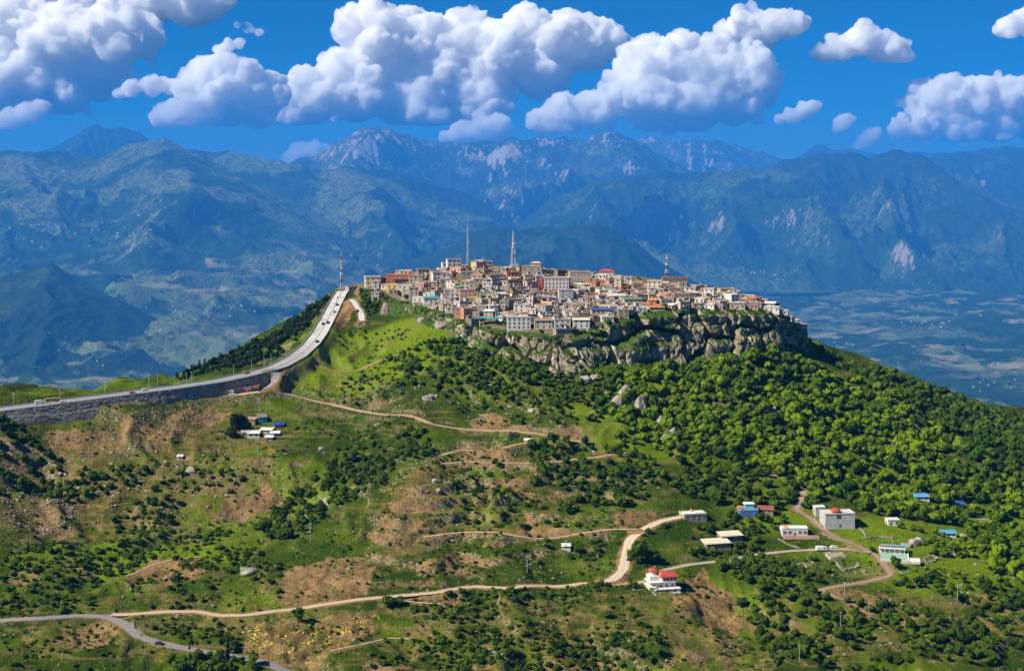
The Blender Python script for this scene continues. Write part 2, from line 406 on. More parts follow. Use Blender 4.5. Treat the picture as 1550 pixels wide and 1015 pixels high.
def cloud(label, blobs, D=22500, base=None, seed=0, puff=1.0, group=None):
    """blobs: (px, py, r px); a cumulus grown from them, with smaller billows on their upper sides"""
    rg = np.random.default_rng(100 + seed); sph = []; D = D * K
    k = D / F0
    for bx, by, br in blobs:
        c = np.array(P(bx, by, D + rg.normal() * br * k * 0.25)); r = br * k
        sph.append((c, r * 0.86))
        for i in range(int(15 * puff)):
            d = rg.normal(size=3); d[2] = abs(d[2]) * 0.9 - 0.22; d[1] = -abs(d[1]) * 0.8 ; d /= np.linalg.norm(d)
            r2 = r * rg.uniform(0.20, 0.46); c2 = c + d * (r * 0.95 - r2 * 0.25); sph.append((c2, r2))
            for j in range(4):
                e = rg.normal(size=3); e[2] = abs(e[2]) * 0.8 - 0.15; e[1] = -abs(e[1]); e /= np.linalg.norm(e)
                r3 = r2 * rg.uniform(0.28, 0.5); sph.append((c2 + e * (r2 * 0.95 - r3 * .2), r3))
        for i in range(3):                                     # torn scraps drifting off the sides
            d = rg.normal(size=3); d[2] *= .7; d[1] *= .4; d /= np.linalg.norm(d); sph.append((c + d * r * rg.uniform(1.0, 1.25), r * rg.uniform(.07, .15)))
    zb = P(0, base, D)[2] if base else None
    V = []; Fc = []; n = 0
    for c, r in sph:
        V.append(IV2 * r + c); Fc.append(IF2 + n); n += len(IV2)
    V = np.concatenate(V); Fc = np.concatenate(Fc)
    if zb is not None:
        lo = V[:, 2] < zb; V[lo, 2] = zb + (V[lo, 2] - zb) * 0.14
    me = mesh_np('cloud_rough', V, Fc); o = link('cloud_rough', me)
    span = V[:, 0].max() - V[:, 0].min()
    rm = o.modifiers.new('r', 'REMESH'); rm.mode = 'VOXEL'; rm.voxel_size = max(20.0 * K, span / 190.0)
    ev = o.evaluated_get(bpy.context.evaluated_depsgraph_get()); me2 = bpy.data.meshes.new_from_object(ev)
    bpy.data.objects.remove(o); bpy.data.meshes.remove(me)
    nv = len(me2.vertices); co = np.empty(nv * 3, np.float32); me2.vertices.foreach_get('co', co); co = co.reshape(-1, 3).astype(float)
    no = np.empty(nv * 3, np.float32); me2.vertices.foreach_get('normal', no); no = no.reshape(-1, 3)
    q = co / (420.0 * K) + seed * 7
    bil = 0.5 - np.abs(fbm3(q[:, 0], q[:, 1], q[:, 2], 4, seed, 0.55))
    q2 = co / (130.0 * K)
    bil2 = 0.5 - np.abs(fbm3(q2[:, 0], q2[:, 1], q2[:, 2], 3, seed + 3, 0.55))
    q3 = co / (52.0 * K); bil3 = 0.5 - np.abs(fbm3(q3[:, 0], q3[:, 1], q3[:, 2], 2, seed + 5, 0.55))
    up = np.clip(no[:, 2:3] * 0.5 + 0.7, 0.25, 1)
    co = co + no * K * (bil[:, None] * 150 + bil2[:, None] * 95 + bil3[:, None] * 40) * up * min(1.0, span / (2600 * K))
    me2.vertices.foreach_set('co', co.astype(np.float32).ravel()); me2.update()
    o = link('cloud_rough', me2); rm = o.modifiers.new('r', 'REMESH'); rm.mode = 'VOXEL'; rm.voxel_size = max(14.0 * K, span / 260.0)   # heal folds of the billows
    me3 = bpy.data.meshes.new_from_object(o.evaluated_get(bpy.context.evaluated_depsgraph_get())); bpy.data.objects.remove(o); bpy.data.meshes.remove(me2); me2 = me3
    me2.materials.clear(); me2.materials.append(m_cloud); me2.polygons.foreach_set('use_smooth', np.ones(len(me2.polygons), bool)); me2.update(); me2.name = 'cloud'
    o = link('cloud', me2); tag(o, label, 'cloud', group); return o

cloud('largest white cumulus cloud with towering billows above the central peak', [(565,62,46),(600,80,55),(655,85,50),(705,70,42),(750,95,48),(540,140,52),(610,145,56),(690,145,56),(480,150,42),(455,175,30),(800,60,36),(845,70,42),(890,75,40),(930,70,24),(820,110,48),(740,165,36),(640,180,40)], base=186, seed=1)
cloud('rounded white cumulus cloud left of the largest cloud bank', [(330,120,34),(365,130,36),(300,140,30),(400,150,34),(345,160,38),(290,170,28),(255,182,20),(390,175,30)], base=192, seed=2, D=20300)
cloud('broad white cumulus cloud right of centre over the grey peaks', [(985,110,42),(1030,100,36),(1075,110,44),(1120,120,42),(1155,140,30),(940,150,30),(985,160,46),(1050,160,50),(1110,160,36),(900,175,30),(860,180,28),(830,195,24)], base=200, seed=3, D=20600)
cloud('small bright cumulus cloud high above the broad one', [(1130,45,28),(1160,50,26),(1195,42,22),(1100,65,24),(1080,78,18),(1215,35,10)], base=84, seed=4)
cloud('flat bottomed small cumulus cloud in open blue sky at right', [(1300,65,24),(1275,75,22),(1330,75,24),(1355,82,20),(1245,82,16),(1372,88,10)], base=94, seed=5)
cloud('wide white cumulus cloud low at the right edge', [(1400,160,30),(1440,150,26),(1480,165,32),(1530,158,34),(1580,165,40),(1650,160,40),(1420,180,20)], base=182, seed=6)
cloud('flat white cloud bank lying under the right edge cumulus', [(1365,200,16),(1395,198,22),(1450,202,26),(1510,200,24),(1570,200,26),(1640,205,30)], base=212, seed=7)
cloud('large grey and white cloud filling the upper left corner', [(-60,80,80),(30,70,62),(100,80,60),(165,70,50),(215,60,34),(20,140,60),(90,140,52),(150,120,40),(-40,150,60)], base=170, seed=8, D=24500)
cloud('grey cloud bank along the top edge at left', [(40,-10,50),(130,-5,48),(220,5,44),(290,15,38),(325,5,24),(-60,0,50)], base=38, seed=9, D=25500)
cloud('small white cloud puff at the left edge low over the ridge', [(20,185,18),(45,175,18),(60,165,14),(0,192,14)], base=196, seed=10, D=20000)
cloud('thin low white cloud left of the rounded cumulus', [(200,138,14),(230,134,16),(255,132,14),(180,146,9)], base=148, seed=11, D=20300)
cloud('white cloud behind the pale rocky central peak', [(455,238,18),(478,232,18),(440,246,12)], D=19600, base=252, seed=12)
cloud('low white cloud touching the ridge right of the central peak', [(700,205,18),(730,200,22),(755,196,20),(680,212,12)], D=19700, base=218, seed=13)
cloud('tiny white cloud puff over the right ridge beside the notch', [(1312,214,14),(1322,206,12),(1300,222,8)], D=19600, base=226, seed=14)
cloud('narrow white cloud wisp above the notch in the right ridge', [(1275,190,13),(1285,182,10),(1266,198,8)], D=19600, base=204, seed=15)
cloud('small torn cloud to the right under the broad cumulus', [(1200,178,14),(1222,168,14),(1180,182,9),(1236,162,7)], D=19600, base=190, seed=16)
cloud('small white cloud cut off by the right edge of the sky', [(1530,42,20),(1560,35,26),(1515,48,10)], base=58, seed=17)
cloud('thin white cloud wisp between corner cloud and cumulus', [(345,72,11),(330,78,8),(362,68,9)], base=80, seed=18, D=20300)
cloud('tiny cloud wisp high near the top left', [(375,44,9),(392,50,7),(360,40,5)], base=56, seed=19, D=20300)
print('background', round(time.time() - T0, 1))
# ------------------------------------------------------------------ the hill: two thin plate splines through surveyed points
def tps(pts):
    pts = np.array(pts, float); xy = pts[:, :2] / 100.0; z = pts[:, 2]; n = len(xy)
    d2 = ((xy[:, None] - xy[None]) ** 2).sum(-1)
    K = 0.5 * d2 * np.log(d2 + 1e-12) + np.eye(n) * 0.004
    Pm = np.c_[np.ones(n), xy]; A = np.zeros((n + 3, n + 3)); A[:n, :n] = K; A[:n, n:] = Pm; A[n:, :n] = Pm.T
    sol = np.linalg.solve(A, np.r_[z, 0, 0, 0]); wq, aq = sol[:n], sol[n:]
    def f(x, y):
        sh = x.shape; q = np.c_[x.ravel(), y.ravel()] / 100.0; out = np.empty(len(q))
        for i in range(0, len(q), 20000):
            c = q[i:i+20000]; dd = ((c[:, None] - xy[None]) ** 2).sum(-1)
            out[i:i+20000] = (0.5 * dd * np.log(dd + 1e-12)) @ wq + aq[0] + c @ aq[1:]
        return out.reshape(sh)
    return f

RIM = [(575,449,1165,580,470,1150),(600,455,1145,600,478,1128),(625,462,1118,628,480,1106),(655,468,1088,655,497,1062),(690,483,1055,692,512,1036),
       (735,497,1025,735,532,1008),(770,501,1016,770,535,1004),(800,504,1010,800,545,994),(835,508,1003,835,560,985),(866,512,1000,868,566,984),
       (885,503,1010,888,558,990),(930,488,1022,930,548,1002),(965,476,1040,965,545,1012),(1000,471,1052,1000,545,1024),(1050,469,1062,1050,548,1034),
       (1100,470,1072,1100,545,1048),(1150,470,1090,1150,535,1070),(1185,478,1108,1185,532,1085),(1213,498,1130,1216,540,1105),(1226,514,1160,1228,532,1148)]
rim_w = [P(a, b, c) for a, b, c, *_ in RIM]; base_w = [P(d, e + (9 if 4 <= i < 15 else 0), f) for i, (*_, d, e, f) in enumerate(RIM)]

S = [P(*q) for q in [
    (560,446,1185),(540,450,1200),(527,446,1215),
    (600,520,1075),(650,540,1020),(700,545,1000),(560,500,1120),(520,540,1065),(490,565,1030),(560,560,1020),(620,590,975),
    (775,600,955),(775,650,910),(850,600,955),(900,620,940),(650,600,965),(700,640,920),(600,640,930),(520,620,970),
    (900,700,870),(775,700,868),(700,720,848),(850,780,805),(700,800,795),(775,830,770),(900,830,775),(700,880,735),(800,890,730),(900,885,733),(620,760,806),(640,705,846),
    (560,640,950),(500,720,893),(420,770,862),(300,800,830),(150,800,842),(60,750,878),(480,850,758),(560,800,795),(600,850,758),
    (450,600,1000),(460,650,945),(400,650,955),(300,650,945),(200,660,925),(100,670,905),(0,665,895),(400,700,905),(250,710,890),(120,720,880),(0,720,858),
    (0,800,798),(0,870,752),(150,870,757),(300,870,752),(400,880,742),(0,940,706),(150,935,708),(300,930,710),(500,915,716),(650,900,724),(0,1015,655),(150,1000,664),(300,1000,664),(430,1010,658),(600,1000,660),(550,950,694),(750,950,690),(800,1015,650),(1000,1000,660),
    (1000,600,975),(1100,600,985),(1200,600,1022),(1000,650,925),(1000,700,882),(1100,700,892),(1200,700,905),(1300,600,1062),(1300,700,930),(1240,548,1110),(1330,578,1092),(1400,625,1060),(1480,680,1018),(1550,722,980),(1620,770,945),
    (1400,700,958),(1400,760,890),(1500,760,920),(1550,800,885),(1300,760,862),(1200,740,872),(1100,760,842),(1050,790,814),(1140,780,826),(1270,800,818),(1200,815,806),(1100,830,790),(1350,840,786),(1450,830,800),(1550,850,800),(1000,860,752),(1060,870,748),(1150,870,752),(1250,870,758),(1350,890,745),(1450,890,750),(1550,910,748),(1100,930,708),(1050,930,700),(1200,930,712),(1300,940,700),(1400,950,698),(1550,960,700),(1550,1015,668),(1400,1015,655),(1200,1015,652),(1000,880,738),(960,870,745),(960,805,790),
    (1232,518,1180),(1330,556,1235),(1400,581,1262),(1460,601,1282),(1550,628,1305),(1640,655,1330),
    (260,583,1075),(300,565,1095),(350,542,1122),(400,517,1152),(450,490,1182),(485,462,1208),(340,570,1050),(420,535,1080),(230,586,1040)]]
S += base_w
# wall foot and road level
WALLFOOT = [(-120,648,892),(0,640,905),(70,645,913),(130,634,928),(180,624,940),(235,614,952),(290,604,966),(340,596,980),(385,590,992),(420,584,1000)]
S += [P(*q) for q in WALLFOOT]
HWY = [(-150,640,895),(0,620,920),(134,603,945),(260,587,970),(334,576,990),(384,565,1005),(418,556,1015),(447,541,1035),(470,522,1062),(483,505,1092),(497,480,1135),(508,458,1180),(518,440,1215)]
S += [P(a, b, c + 6) for a, b, c in HWY[4:]]
# hidden dip behind the right spur, and the plateau inside the cliff line
S += [(P(1400, 0, 1160)[0], 1160, CZ - 192), (P(1500, 0, 1130)[0], 1130, CZ - 200), (P(1320, 0, 1165)[0], 1165, CZ - 165)]
S += [(-90, 1250, CZ - 92), (-20, 1150, CZ - 118), (40, 1120, CZ - 124), (120, 1150, CZ - 125), (180, 1200, CZ - 125), (60, 1250, CZ - 120), (-60, 1330, CZ - 105)]
# back, sides, front
for x in (-900, -600, -300, 0, 300, 600, 900): S += [(x, 3400, CZ - 1790), (x, 2600, CZ - 1060), (x, 1950, CZ - 560), (x, 1650, CZ - 365 - abs(x) * 0.08), (x, 440, CZ - 282)]
S += [(-900, y, CZ - 330) for y in (700, 1000, 1300)] + [(900, y, CZ - 330) for y in (700, 1000, 1300)]
S += [(-560, 1100, CZ - 215), (-420, 1180, CZ - 215), (-330, 1250, CZ - 190), (-200, 1420, CZ - 190), (0, 1480, CZ - 190), (200, 1450, CZ - 195), (350, 1480, CZ - 255), (560, 1330, CZ - 260), (-560, 950, CZ - 160), (560, 1000, CZ - 205)]
fS = tps(S)
TP = [P(*q) for q in [(700,409,1195),(850,419,1215),(1000,434,1215),(1100,450,1185),(1150,460,1155),(620,420,1215),(560,428,1212),(530,436,1218),(780,450,1102),(900,455,1112),(1000,455,1112),(680,445,1130),(1060,460,1120),(840,480,1048)]] + rim_w
TP += [(-60, 1300, CZ - 71), (60, 1320, CZ - 74), (160, 1300, CZ - 84), (-130, 1290, CZ - 82), (220, 1230, CZ - 100), (0, 1380, CZ - 84), (120, 1380, CZ - 96)]
fT = tps(TP)

gx = np.concatenate([np.arange(-880, -500, 20.0), np.arange(-500, 500, 1.3), np.arange(500, 881, 20.0)])
gy = np.concatenate([np.arange(440, 620, 9.0), np.arange(620, 1345, 1.3), np.arange(1345, 3420, 20.0)])
def up(fn):
    cx, cy_ = np.arange(-900, 901, 9.0), np.arange(430, 3450, 9.0)
    CX, CY = np.meshgrid(cx, cy_); c = fn(CX, CY)
    fx = (gx - cx[0]) / 9; fy = (gy - cy_[0]) / 9; ix = fx.astype(int); iy = fy.astype(int); tx = (fx - ix); ty = (fy - iy)
    def cub(p0, p1, p2, p3, t): return p1 + 0.5 * t * (p2 - p0 + t * (2*p0 - 5*p1 + 4*p2 - p3 + t * (3*(p1 - p2) + p3 - p0)))
    k = lambda i, n: np.clip(i, 0, n - 1)
    r = [c[:, k(ix + j, c.shape[1])] for j in (-1, 0, 1, 2)]; a = cub(*r, tx[None, :])
    r = [a[k(iy + j, c.shape[0]), :] for j in (-1, 0, 1, 2)]; return cub(*r, ty[:, None])
GX, GY = np.meshgrid(gx, gy)
ZS, ZT = up(fS), up(fT)

def in_poly(x, y, poly):
    inside = np.zeros(x.shape, bool); n = len(poly)
    for i in range(n):
        x1, y1 = poly[i][:2]; x2, y2 = poly[(i + 1) % n][:2]
        if y1 == y2: continue
        c = ((y1 > y) != (y2 > y)) & (x < (x2 - x1) * (y - y1) / (y2 - y1) + x1); inside ^= c
    return inside
def dense(pl, step=1.5):
    pl = np.array(pl, float); out = []
    d = np.r_[0, np.cumsum(np.linalg.norm(np.diff(pl[:, :2], axis=0), axis=1))]
    s = np.arange(0, d[-1] + step, step); s[-1] = d[-1]
    q = np.stack([np.interp(s, d, pl[:, i]) for i in range(pl.shape[1])], 1)
    k = 7
    if len(q) > 3 * k:
        ker = np.hanning(k + 2)[1:-1]; ker /= ker.sum(); pq = np.pad(q, ((k//2, k//2), (0, 0)), mode='edge')
        q2 = np.stack([np.convolve(pq[:, i], ker, 'valid') for i in range(q.shape[1])], 1); q2[0], q2[-1] = q[0], q[-1]; q = q2
    return q
def near_line(pl, rad):
    """for grid vertices within rad of the line: flat indices, distance, nearest sample"""
    pl = np.asarray(pl); m = (GX > pl[:,0].min()-rad) & (GX < pl[:,0].max()+rad) & (GY > pl[:,1].min()-rad) & (GY < pl[:,1].max()+rad)
    idx = np.flatnonzero(m.ravel()); X, Y = GX.ravel()[idx], GY.ravel()[idx]
    bd = np.full(len(idx), 1e9); bi = np.zeros(len(idx), int)
    for i in range(0, len(pl), 40):
        c = pl[i:i+40]; lo = c[:, :2].min(0) - rad; hi = c[:, :2].max(0) + rad
        s = np.flatnonzero((X > lo[0]) & (X < hi[0]) & (Y > lo[1]) & (Y < hi[1]))
        if len(s) == 0: continue
        d = np.hypot(X[s, None] - c[None, :, 0], Y[s, None] - c[None, :, 1]); j = d.argmin(1); dm = d[np.arange(len(s)), j]
        b = dm < bd[s]; bd[s[b]] = dm[b]; bi[s[b]] = j[b] + i
    k = bd < rad
    return idx[k], bd[k], bi[k]

rim_d = dense(rim_w, 1.2); base_d = np.stack([np.interp(np.linspace(0, 1, len(rim_d)), np.linspace(0, 1, len(dense(base_w, 1.2))), dense(base_w, 1.2)[:, i]) for i in range(3)], 1)
PLATEAU = [tuple(q[:2]) for q in rim_d] + [(235,1200),(215,1260),(170,1330),(90,1390),(0,1395),(-80,1370),(-140,1320),(-165,1262),(-150,1235),(-135,1205)]
inside = in_poly(GX, GY, PLATEAU)
rd = np.full(GX.shape, 99.0); i_, d_, _ = near_line(np.array([(a, b, 0) for a, b in PLATEAU + [PLATEAU[0]]] if False else dense([(a, b, 0) for a, b in PLATEAU + [PLATEAU[0]]], 2.0)), 14.0); rd.ravel()[i_] = d_
rdw = np.full(GX.shape, 99.0); i_, d_, _ = near_line(base_d, 42.0); rdw.ravel()[i_] = d_
wT = np.where(inside, sstep(0.0, 7.0, rd), 0.0)
relief = 2.3 * fbm2(GX / 46, GY / 46, 4, 3) + 0.5 * fbm2(GX / 9, GY / 9, 3, 33)
gul = ridged2(GX / 70 + 0.5 * fbm2(GX / 60, GY / 60, 2, 8), GY / 170, 4, 19); relief = relief * 1.3 + 8.5 * (gul - 0.45)
fade = sstep(560, 640, GY)
calm = np.ones_like(GX)
for (px, py, Yc, rx, ry) in ((1200, 815, 808, 130, 75), (1330, 835, 795, 110, 70), (1420, 810, 820, 80, 60), (1060, 800, 812, 70, 50), (1003, 880, 742, 28, 24), (400, 660, 950, 30, 40), (1280, 870, 765, 60, 40)):
    cx_, _, _ = P(px, py, Yc); calm = np.minimum(calm, .22 + .78 * sstep(.55, 1.15, np.hypot((GX - cx_) / rx, (GY - Yc) / ry)))
relief = relief * calm
Zs = ZS + relief * fade * (1 - 0.5 * sstep(1050, 1150, GY)) * np.where(inside, 1, sstep(4, 40, rdw))
Z = Zs * (1 - wT) + (ZT + 0.25 * fbm2(GX / 12, GY / 12, 3, 5)) * wT
def blur(A, k, it=1):
    ker = np.ones(k) / k
    for _ in range(it):
        A = np.apply_along_axis(lambda r: np.convolve(r, ker, 'same'), 1, A); A = np.apply_along_axis(lambda r: np.convolve(r, ker, 'same'), 0, A)
    return A
# old cultivation terraces: level steps on the middle and lower slopes
def gpoly(pxpoly): return [ground(px, py)[:2] for px, py in pxpoly]
def zat(x, y, A=None):
    A = Z if A is None else A
    x = np.asarray(x, float); y = np.asarray(y, float)
    fx = np.interp(x, gx, np.arange(len(gx))); fy = np.interp(y, gy, np.arange(len(gy)))
    ix = np.clip(fx.astype(int), 0, len(gx) - 2); iy = np.clip(fy.astype(int), 0, len(gy) - 2); tx = fx - ix; ty = fy - iy
    return (A[iy, ix] * (1-tx) + A[iy, ix+1] * tx) * (1-ty) + (A[iy+1, ix] * (1-tx) + A[iy+1, ix+1] * tx) * ty
_Yr = np.arange(600, 1500, 1.0)
def ground(px, py):
    dx, dy, dz = ray(px, py); t = _Yr / dy; h = CZ + dz * t - zat(dx * t, _Yr)
    k = np.flatnonzero(h < 0)
    if len(k) == 0: return P(px, py, 1450)
    i = k[0]
    Y = _Yr[i] if i == 0 else _Yr[i-1] + h[i-1] / (h[i-1] - h[i] + 1e-9)
    x = dx / dy * Y; return (x, Y, float(zat(x, Y)))
def visible(x, y, z, lift=2.0, margin=4):
    px, py = proj(x, y, z + lift)
    if not (-margin < px < W0 + margin and -margin < py < H0 + margin): return False
    n = int(max(4, (y - 600) / 4)); tt = np.linspace(600 / y, 0.995, n)
    return bool(np.all(CZ + (z + lift - CZ) * tt >= zat(x * tt, y * tt) - 0.3))
terr_poly = gpoly([(640,720),(700,640),(800,640),(960,680),(1000,770),(930,830),(800,850),(560,900),(540,800)])
terr = in_poly(GX, GY, terr_poly).astype(float)
for _ in range(2):
    k = 9; ker = np.ones(k) / k
    terr = np.apply_along_axis(lambda r: np.convolve(r, ker, 'same'), 1, terr); terr = np.apply_along_axis(lambda r: np.convolve(r, ker, 'same'), 0, terr)
tph = (Z + 1.5 * fbm2(GX / 60, GY / 60, 2, 71)) / 6.5; fr = tph - np.floor(tph)
terr = np.clip(terr, 0, 1)
t2_ = blur(in_poly(GX, GY, gpoly([(120,730),(300,650),(480,640),(600,690),(560,900),(60,900)])).astype(float), 15); terr = np.maximum(terr, t2_ * .55 * sstep(-.1, .3, fbm2(GX / 50, GY / 50, 2, 90)))
Z = Z + terr * 0.75 * 6.5 * (np.clip((fr - 0.62) / 0.38, 0, 1) - fr)
terr_wall = terr * sstep(0.60, 0.7, fr) * sstep(1.0, 0.93, fr)

# cut slopes (bare scarps) pressed into the hillside
SCARPS = [([(420,872),(440,856),(490,846),(540,841),(566,856),(560,890),(540,905),(480,912),(425,918)], 1.0),
    ([(190,880),(230,850),(280,840),(322,845),(310,870),(260,884)], .9), ([(88,950),(160,935),(182,950),(165,976),(120,982),(85,970)], .95),
    ([(680,690),(720,678),(775,684),(762,698),(690,702)], .9), ([(740,726),(780,722),(786,736),(750,736)], 1.0), ([(765,741),(800,738),(812,750),(775,753)], .9),
    ([(780,795),(800,788),(850,792),(872,800),(830,807),(790,804)], 1.0), ([(696,642),(720,630),(770,625),(782,646),(740,650)], .9), ([(840,650),(870,645),(886,662),(850,660)], .9),
    ([(60,655),(200,628),(330,612),(350,628),(300,652),(230,668),(150,690),(84,694)], .62), ([(330,762),(400,740),(442,746),(430,770),(340,782)], .75), ([(270,740),(330,725),(380,735),(330,760)], .5),
    ([(1030,870),(1060,862),(1090,880),(1122,930),(1110,962),(1060,930),(1020,905)], 1.0), ([(1240,884),(1350,905),(1357,935),(1290,922)], .85),
    ([(355,952),(430,936),(560,930),(572,965),(500,1000),(400,1002),(358,975)], .6), ([(650,896),(700,890),(690,940),(660,920)], .85), ([(920,777),(980,768),(1000,785),(940,800)], .8),
    ([(0,690),(60,702),(130,762),(100,800),(-20,790)], .55), ([(560,780),(640,722),(662,762),(640,830),(560,850)], .42), ([(540,1002),(900,998),(980,1020),(540,1020)], .8),
    ([(1000,905),(1040,905),(1130,960),(1200,1020),(1000,1020)], .45), ([(1470,895),(1530,890),(1540,912),(1490,915)], .7), ([(620,862),(700,842),(760,850),(640,882)], .5),
    ([(503,488),(519,456),(530,452),(534,470),(528,490),(512,502)], 1.0), ([(480,575),(520,560),(540,575),(500,590)], .4), ([(900,680),(930,682),(950,690),(910,694)], .7), ([(1120,830),(1150,822),(1180,845),(1160,862)], .5), ([(90,850),(130,840),(180,862),(120,880)], .6),
    ([(420,930),(300,935),(180,925),(260,915)], .4), ([(0,865),(60,858),(80,880),(0,890)], .5), ([(1180,850),(1230,842),(1240,862),(1200,872)], .45), ([(1390,1000),(1550,985),(1560,1020),(1400,1020)], .35)]
soil = np.zeros_like(Z); wob = 5 * fbm2(GX / 14, GY / 14, 3, 61)
for poly, s in SCARPS:
    gp = gpoly(poly); m = in_poly(GX + wob, GY + np.roll(wob, 37, 1), gp); soil = np.maximum(soil, m * s)
soil = blur(soil, 3)
Z = Z + soil * (0.35 * fbm2(GX / 4, GY / 7, 3, 66) - 0.5) - 1.2 * blur(soil > .8, 5) * (ridged2(GX / 9, GY / 30, 3, 68))
# ploughed furrows beside the villa
fp = blur(in_poly(GX, GY, gpoly(SCARPS[12][0])).astype(float), 3); Z = Z + fp * 0.45 * np.sin((GX * 0.55 + GY * 0.85) * 1.15 + fbm2(GX / 15, GY / 15, 2, 3))

# ------------------------------------------------------------------ roads and paths cut into the slope
PATHS = [
 ('dirt_track', 4.2, 'dirt', [(402,589),(430,595),(465,603),(500,612),(560,622),(600,628),(650,642),(690,648),(740,650),(800,656),(850,661),(892,668)]),
 ('road', 5.0, 'dirt', [(170,931),(185,930),(230,927),(300,925),(330,932),(370,930),(430,924),(480,916),(540,909),(600,902),(660,896),(720,887),(770,884),(830,888),(880,885),(930,880),(978,880)]),
 ('road', 6.2, 'asphalt', [(-60,943),(0,941),(60,935),(120,932),(160,933),(185,941),(210,962),(240,973),(285,982),(330,988),(380,1000),(430,1010),(500,1022)]),
 ('dirt_road', 6.0, 'pale', [(905,882),(928,876),(943,862),(948,838),(954,815),(972,801),(1000,788),(1032,781)]),
 ('lane', 4.0, 'asphalt2', [(1003,862),(1040,854),(1100,848),(1140,839),(1200,833),(1245,831),(1290,830),(1318,836)]),
 ('dirt_track', 3.4, 'brown', [(1145,715),(1180,722),(1205,732),(1218,742),(1213,757),(1205,770),(1225,782),(1245,800),(1270,815),(1300,826),(1325,838),(1342,858),(1350,870),(1320,879),(1270,886),(1240,891),(1270,905),(1320,912)]),
 ('path', 2.6, 'dirt', [(668,700),(700,698),(770,700),(830,702),(900,692),(952,682)]),
 ('path', 2.2, 'dirt', [(662,690),(700,677),(760,675),(805,668)]),
 ('lay_by', 6.5, 'pale', [(392,591),(360,596),(330,599),(300,602),(272,605)]),
 ('path', 1.4, 'dirt', [(470,545),(490,556),(510,566),(540,562),(570,548),(600,536)]),
 ('path', 1.3, 'dirt', [(190,872),(230,858),(262,845),(300,843)]),
 ('path', 2.4, 'dirt', [(640,812),(700,806),(780,806),(860,810),(925,800),(965,800)]),
 ('path', 2.0, 'dirt', [(560,902),(600,908),(640,912),(668,915)]),
 ('ramp', 5.0, 'concrete', [(531,452),(540,462),(547,475),(548,489)]),
 ('path', 1.4, 'dirt', [(500,985),(540,974),(590,968),(620,966)]),
]
path_meshes = []; zone = np.zeros_like(Z)
Zb = blur(Z, 7)
hwy = dense([P(*q) for q in HWY], 2.0)
for nm, wd, mt, pts in PATHS:
    g = np.array([ground(*q) for q in pts]); g[:, 2] = zat(g[:, 0], g[:, 1], Zb); q = dense(g, 1.2); q[:, 2] = zat(q[:, 0], q[:, 1], Zb)
    k = 25; zz = np.pad(q[:, 2], k // 2, mode='edge'); q[:, 2] = np.convolve(zz, np.ones(k) / k, 'valid')
    path_meshes.append((nm, wd, mt, q))
for nm, wd, mt, q in path_meshes:
    i, d, j = near_line(q, wd / 2 + 6); f = 1 - sstep(wd / 2 + 0.9, wd / 2 + 5, d); zf = Z.ravel()
    zf[i] = zf[i] * (1 - f) + (q[j, 2] - 0.12) * f; Z = zf.reshape(Z.shape)
    s2 = soil.ravel(); s2[i] = np.maximum(s2[i], (1 - sstep(wd / 2 + 0.5, wd / 2 + 3.2, d)) * (0.8 if 'asph' not in mt else .5)); soil = s2.reshape(Z.shape)
    z2 = zone.ravel(); z2[i] = np.maximum(z2[i], d < wd / 2 + 1.2); zone = z2.reshape(Z.shape)
# the highway bench: road level across the road and a shoulder behind, the masonry wall holds the near side
hw_w = np.interp(hwy[:, 1], [895, 1010, 1060, 1215], [18, 17, 13, 10.5])
tan = np.gradient(hwy[:, :2], axis=0); tan /= np.linalg.norm(tan, axis=1)[:, None]; nrm = np.stack([-tan[:, 1], tan[:, 0]], 1)
i, d, j = near_line(hwy, 30); X, Y = GX.ravel()[i], GY.ravel()[i]
sd = (X - hwy[j, 0]) * nrm[j, 0] + (Y - hwy[j, 1]) * nrm[j, 1]          # + is the far side
half = hw_w[j] / 2; zf = Z.ravel()
f = np.where(sd >= -half + 0.4, 1 - sstep(half + 1.5, half + 11, sd), 1 - sstep(0, np.where(hwy[j, 1] > 1009, 9.0, 0.5), -half + 0.4 - sd))
zf[i] = zf[i] * (1 - f) + (hwy[j, 2] - 0.35) * f; Z = zf.reshape(Z.shape)
z2 = zone.ravel(); z2[i] = np.maximum(z2[i], (np.abs(sd) < half + 2)); zone = z2.reshape(Z.shape)
sr = dense([P(*q) for q in [(413,558.6,1007),(418,567,1003),(415,578,999.5),(405,586,997),(390,591,993.5)]], 1.2); path_meshes.append(('road', 6.5, 'asphalt', sr))
i, d, j = near_line(sr, 12); f = 1 - sstep(4.0, 8.5, d); zf = Z.ravel(); zf[i] = zf[i] * (1 - f) + (sr[j, 2] - 0.12) * f; Z = zf.reshape(Z.shape)
z2 = zone.ravel(); z2[i] = np.maximum(z2[i], d < 4.5); zone = z2.reshape(Z.shape); s2 = soil.ravel(); s2[i] = np.maximum(s2[i], (1 - sstep(4, 8, d)) * .8); soil = s2.reshape(Z.shape)
print('terrain', round(time.time() - T0, 1))

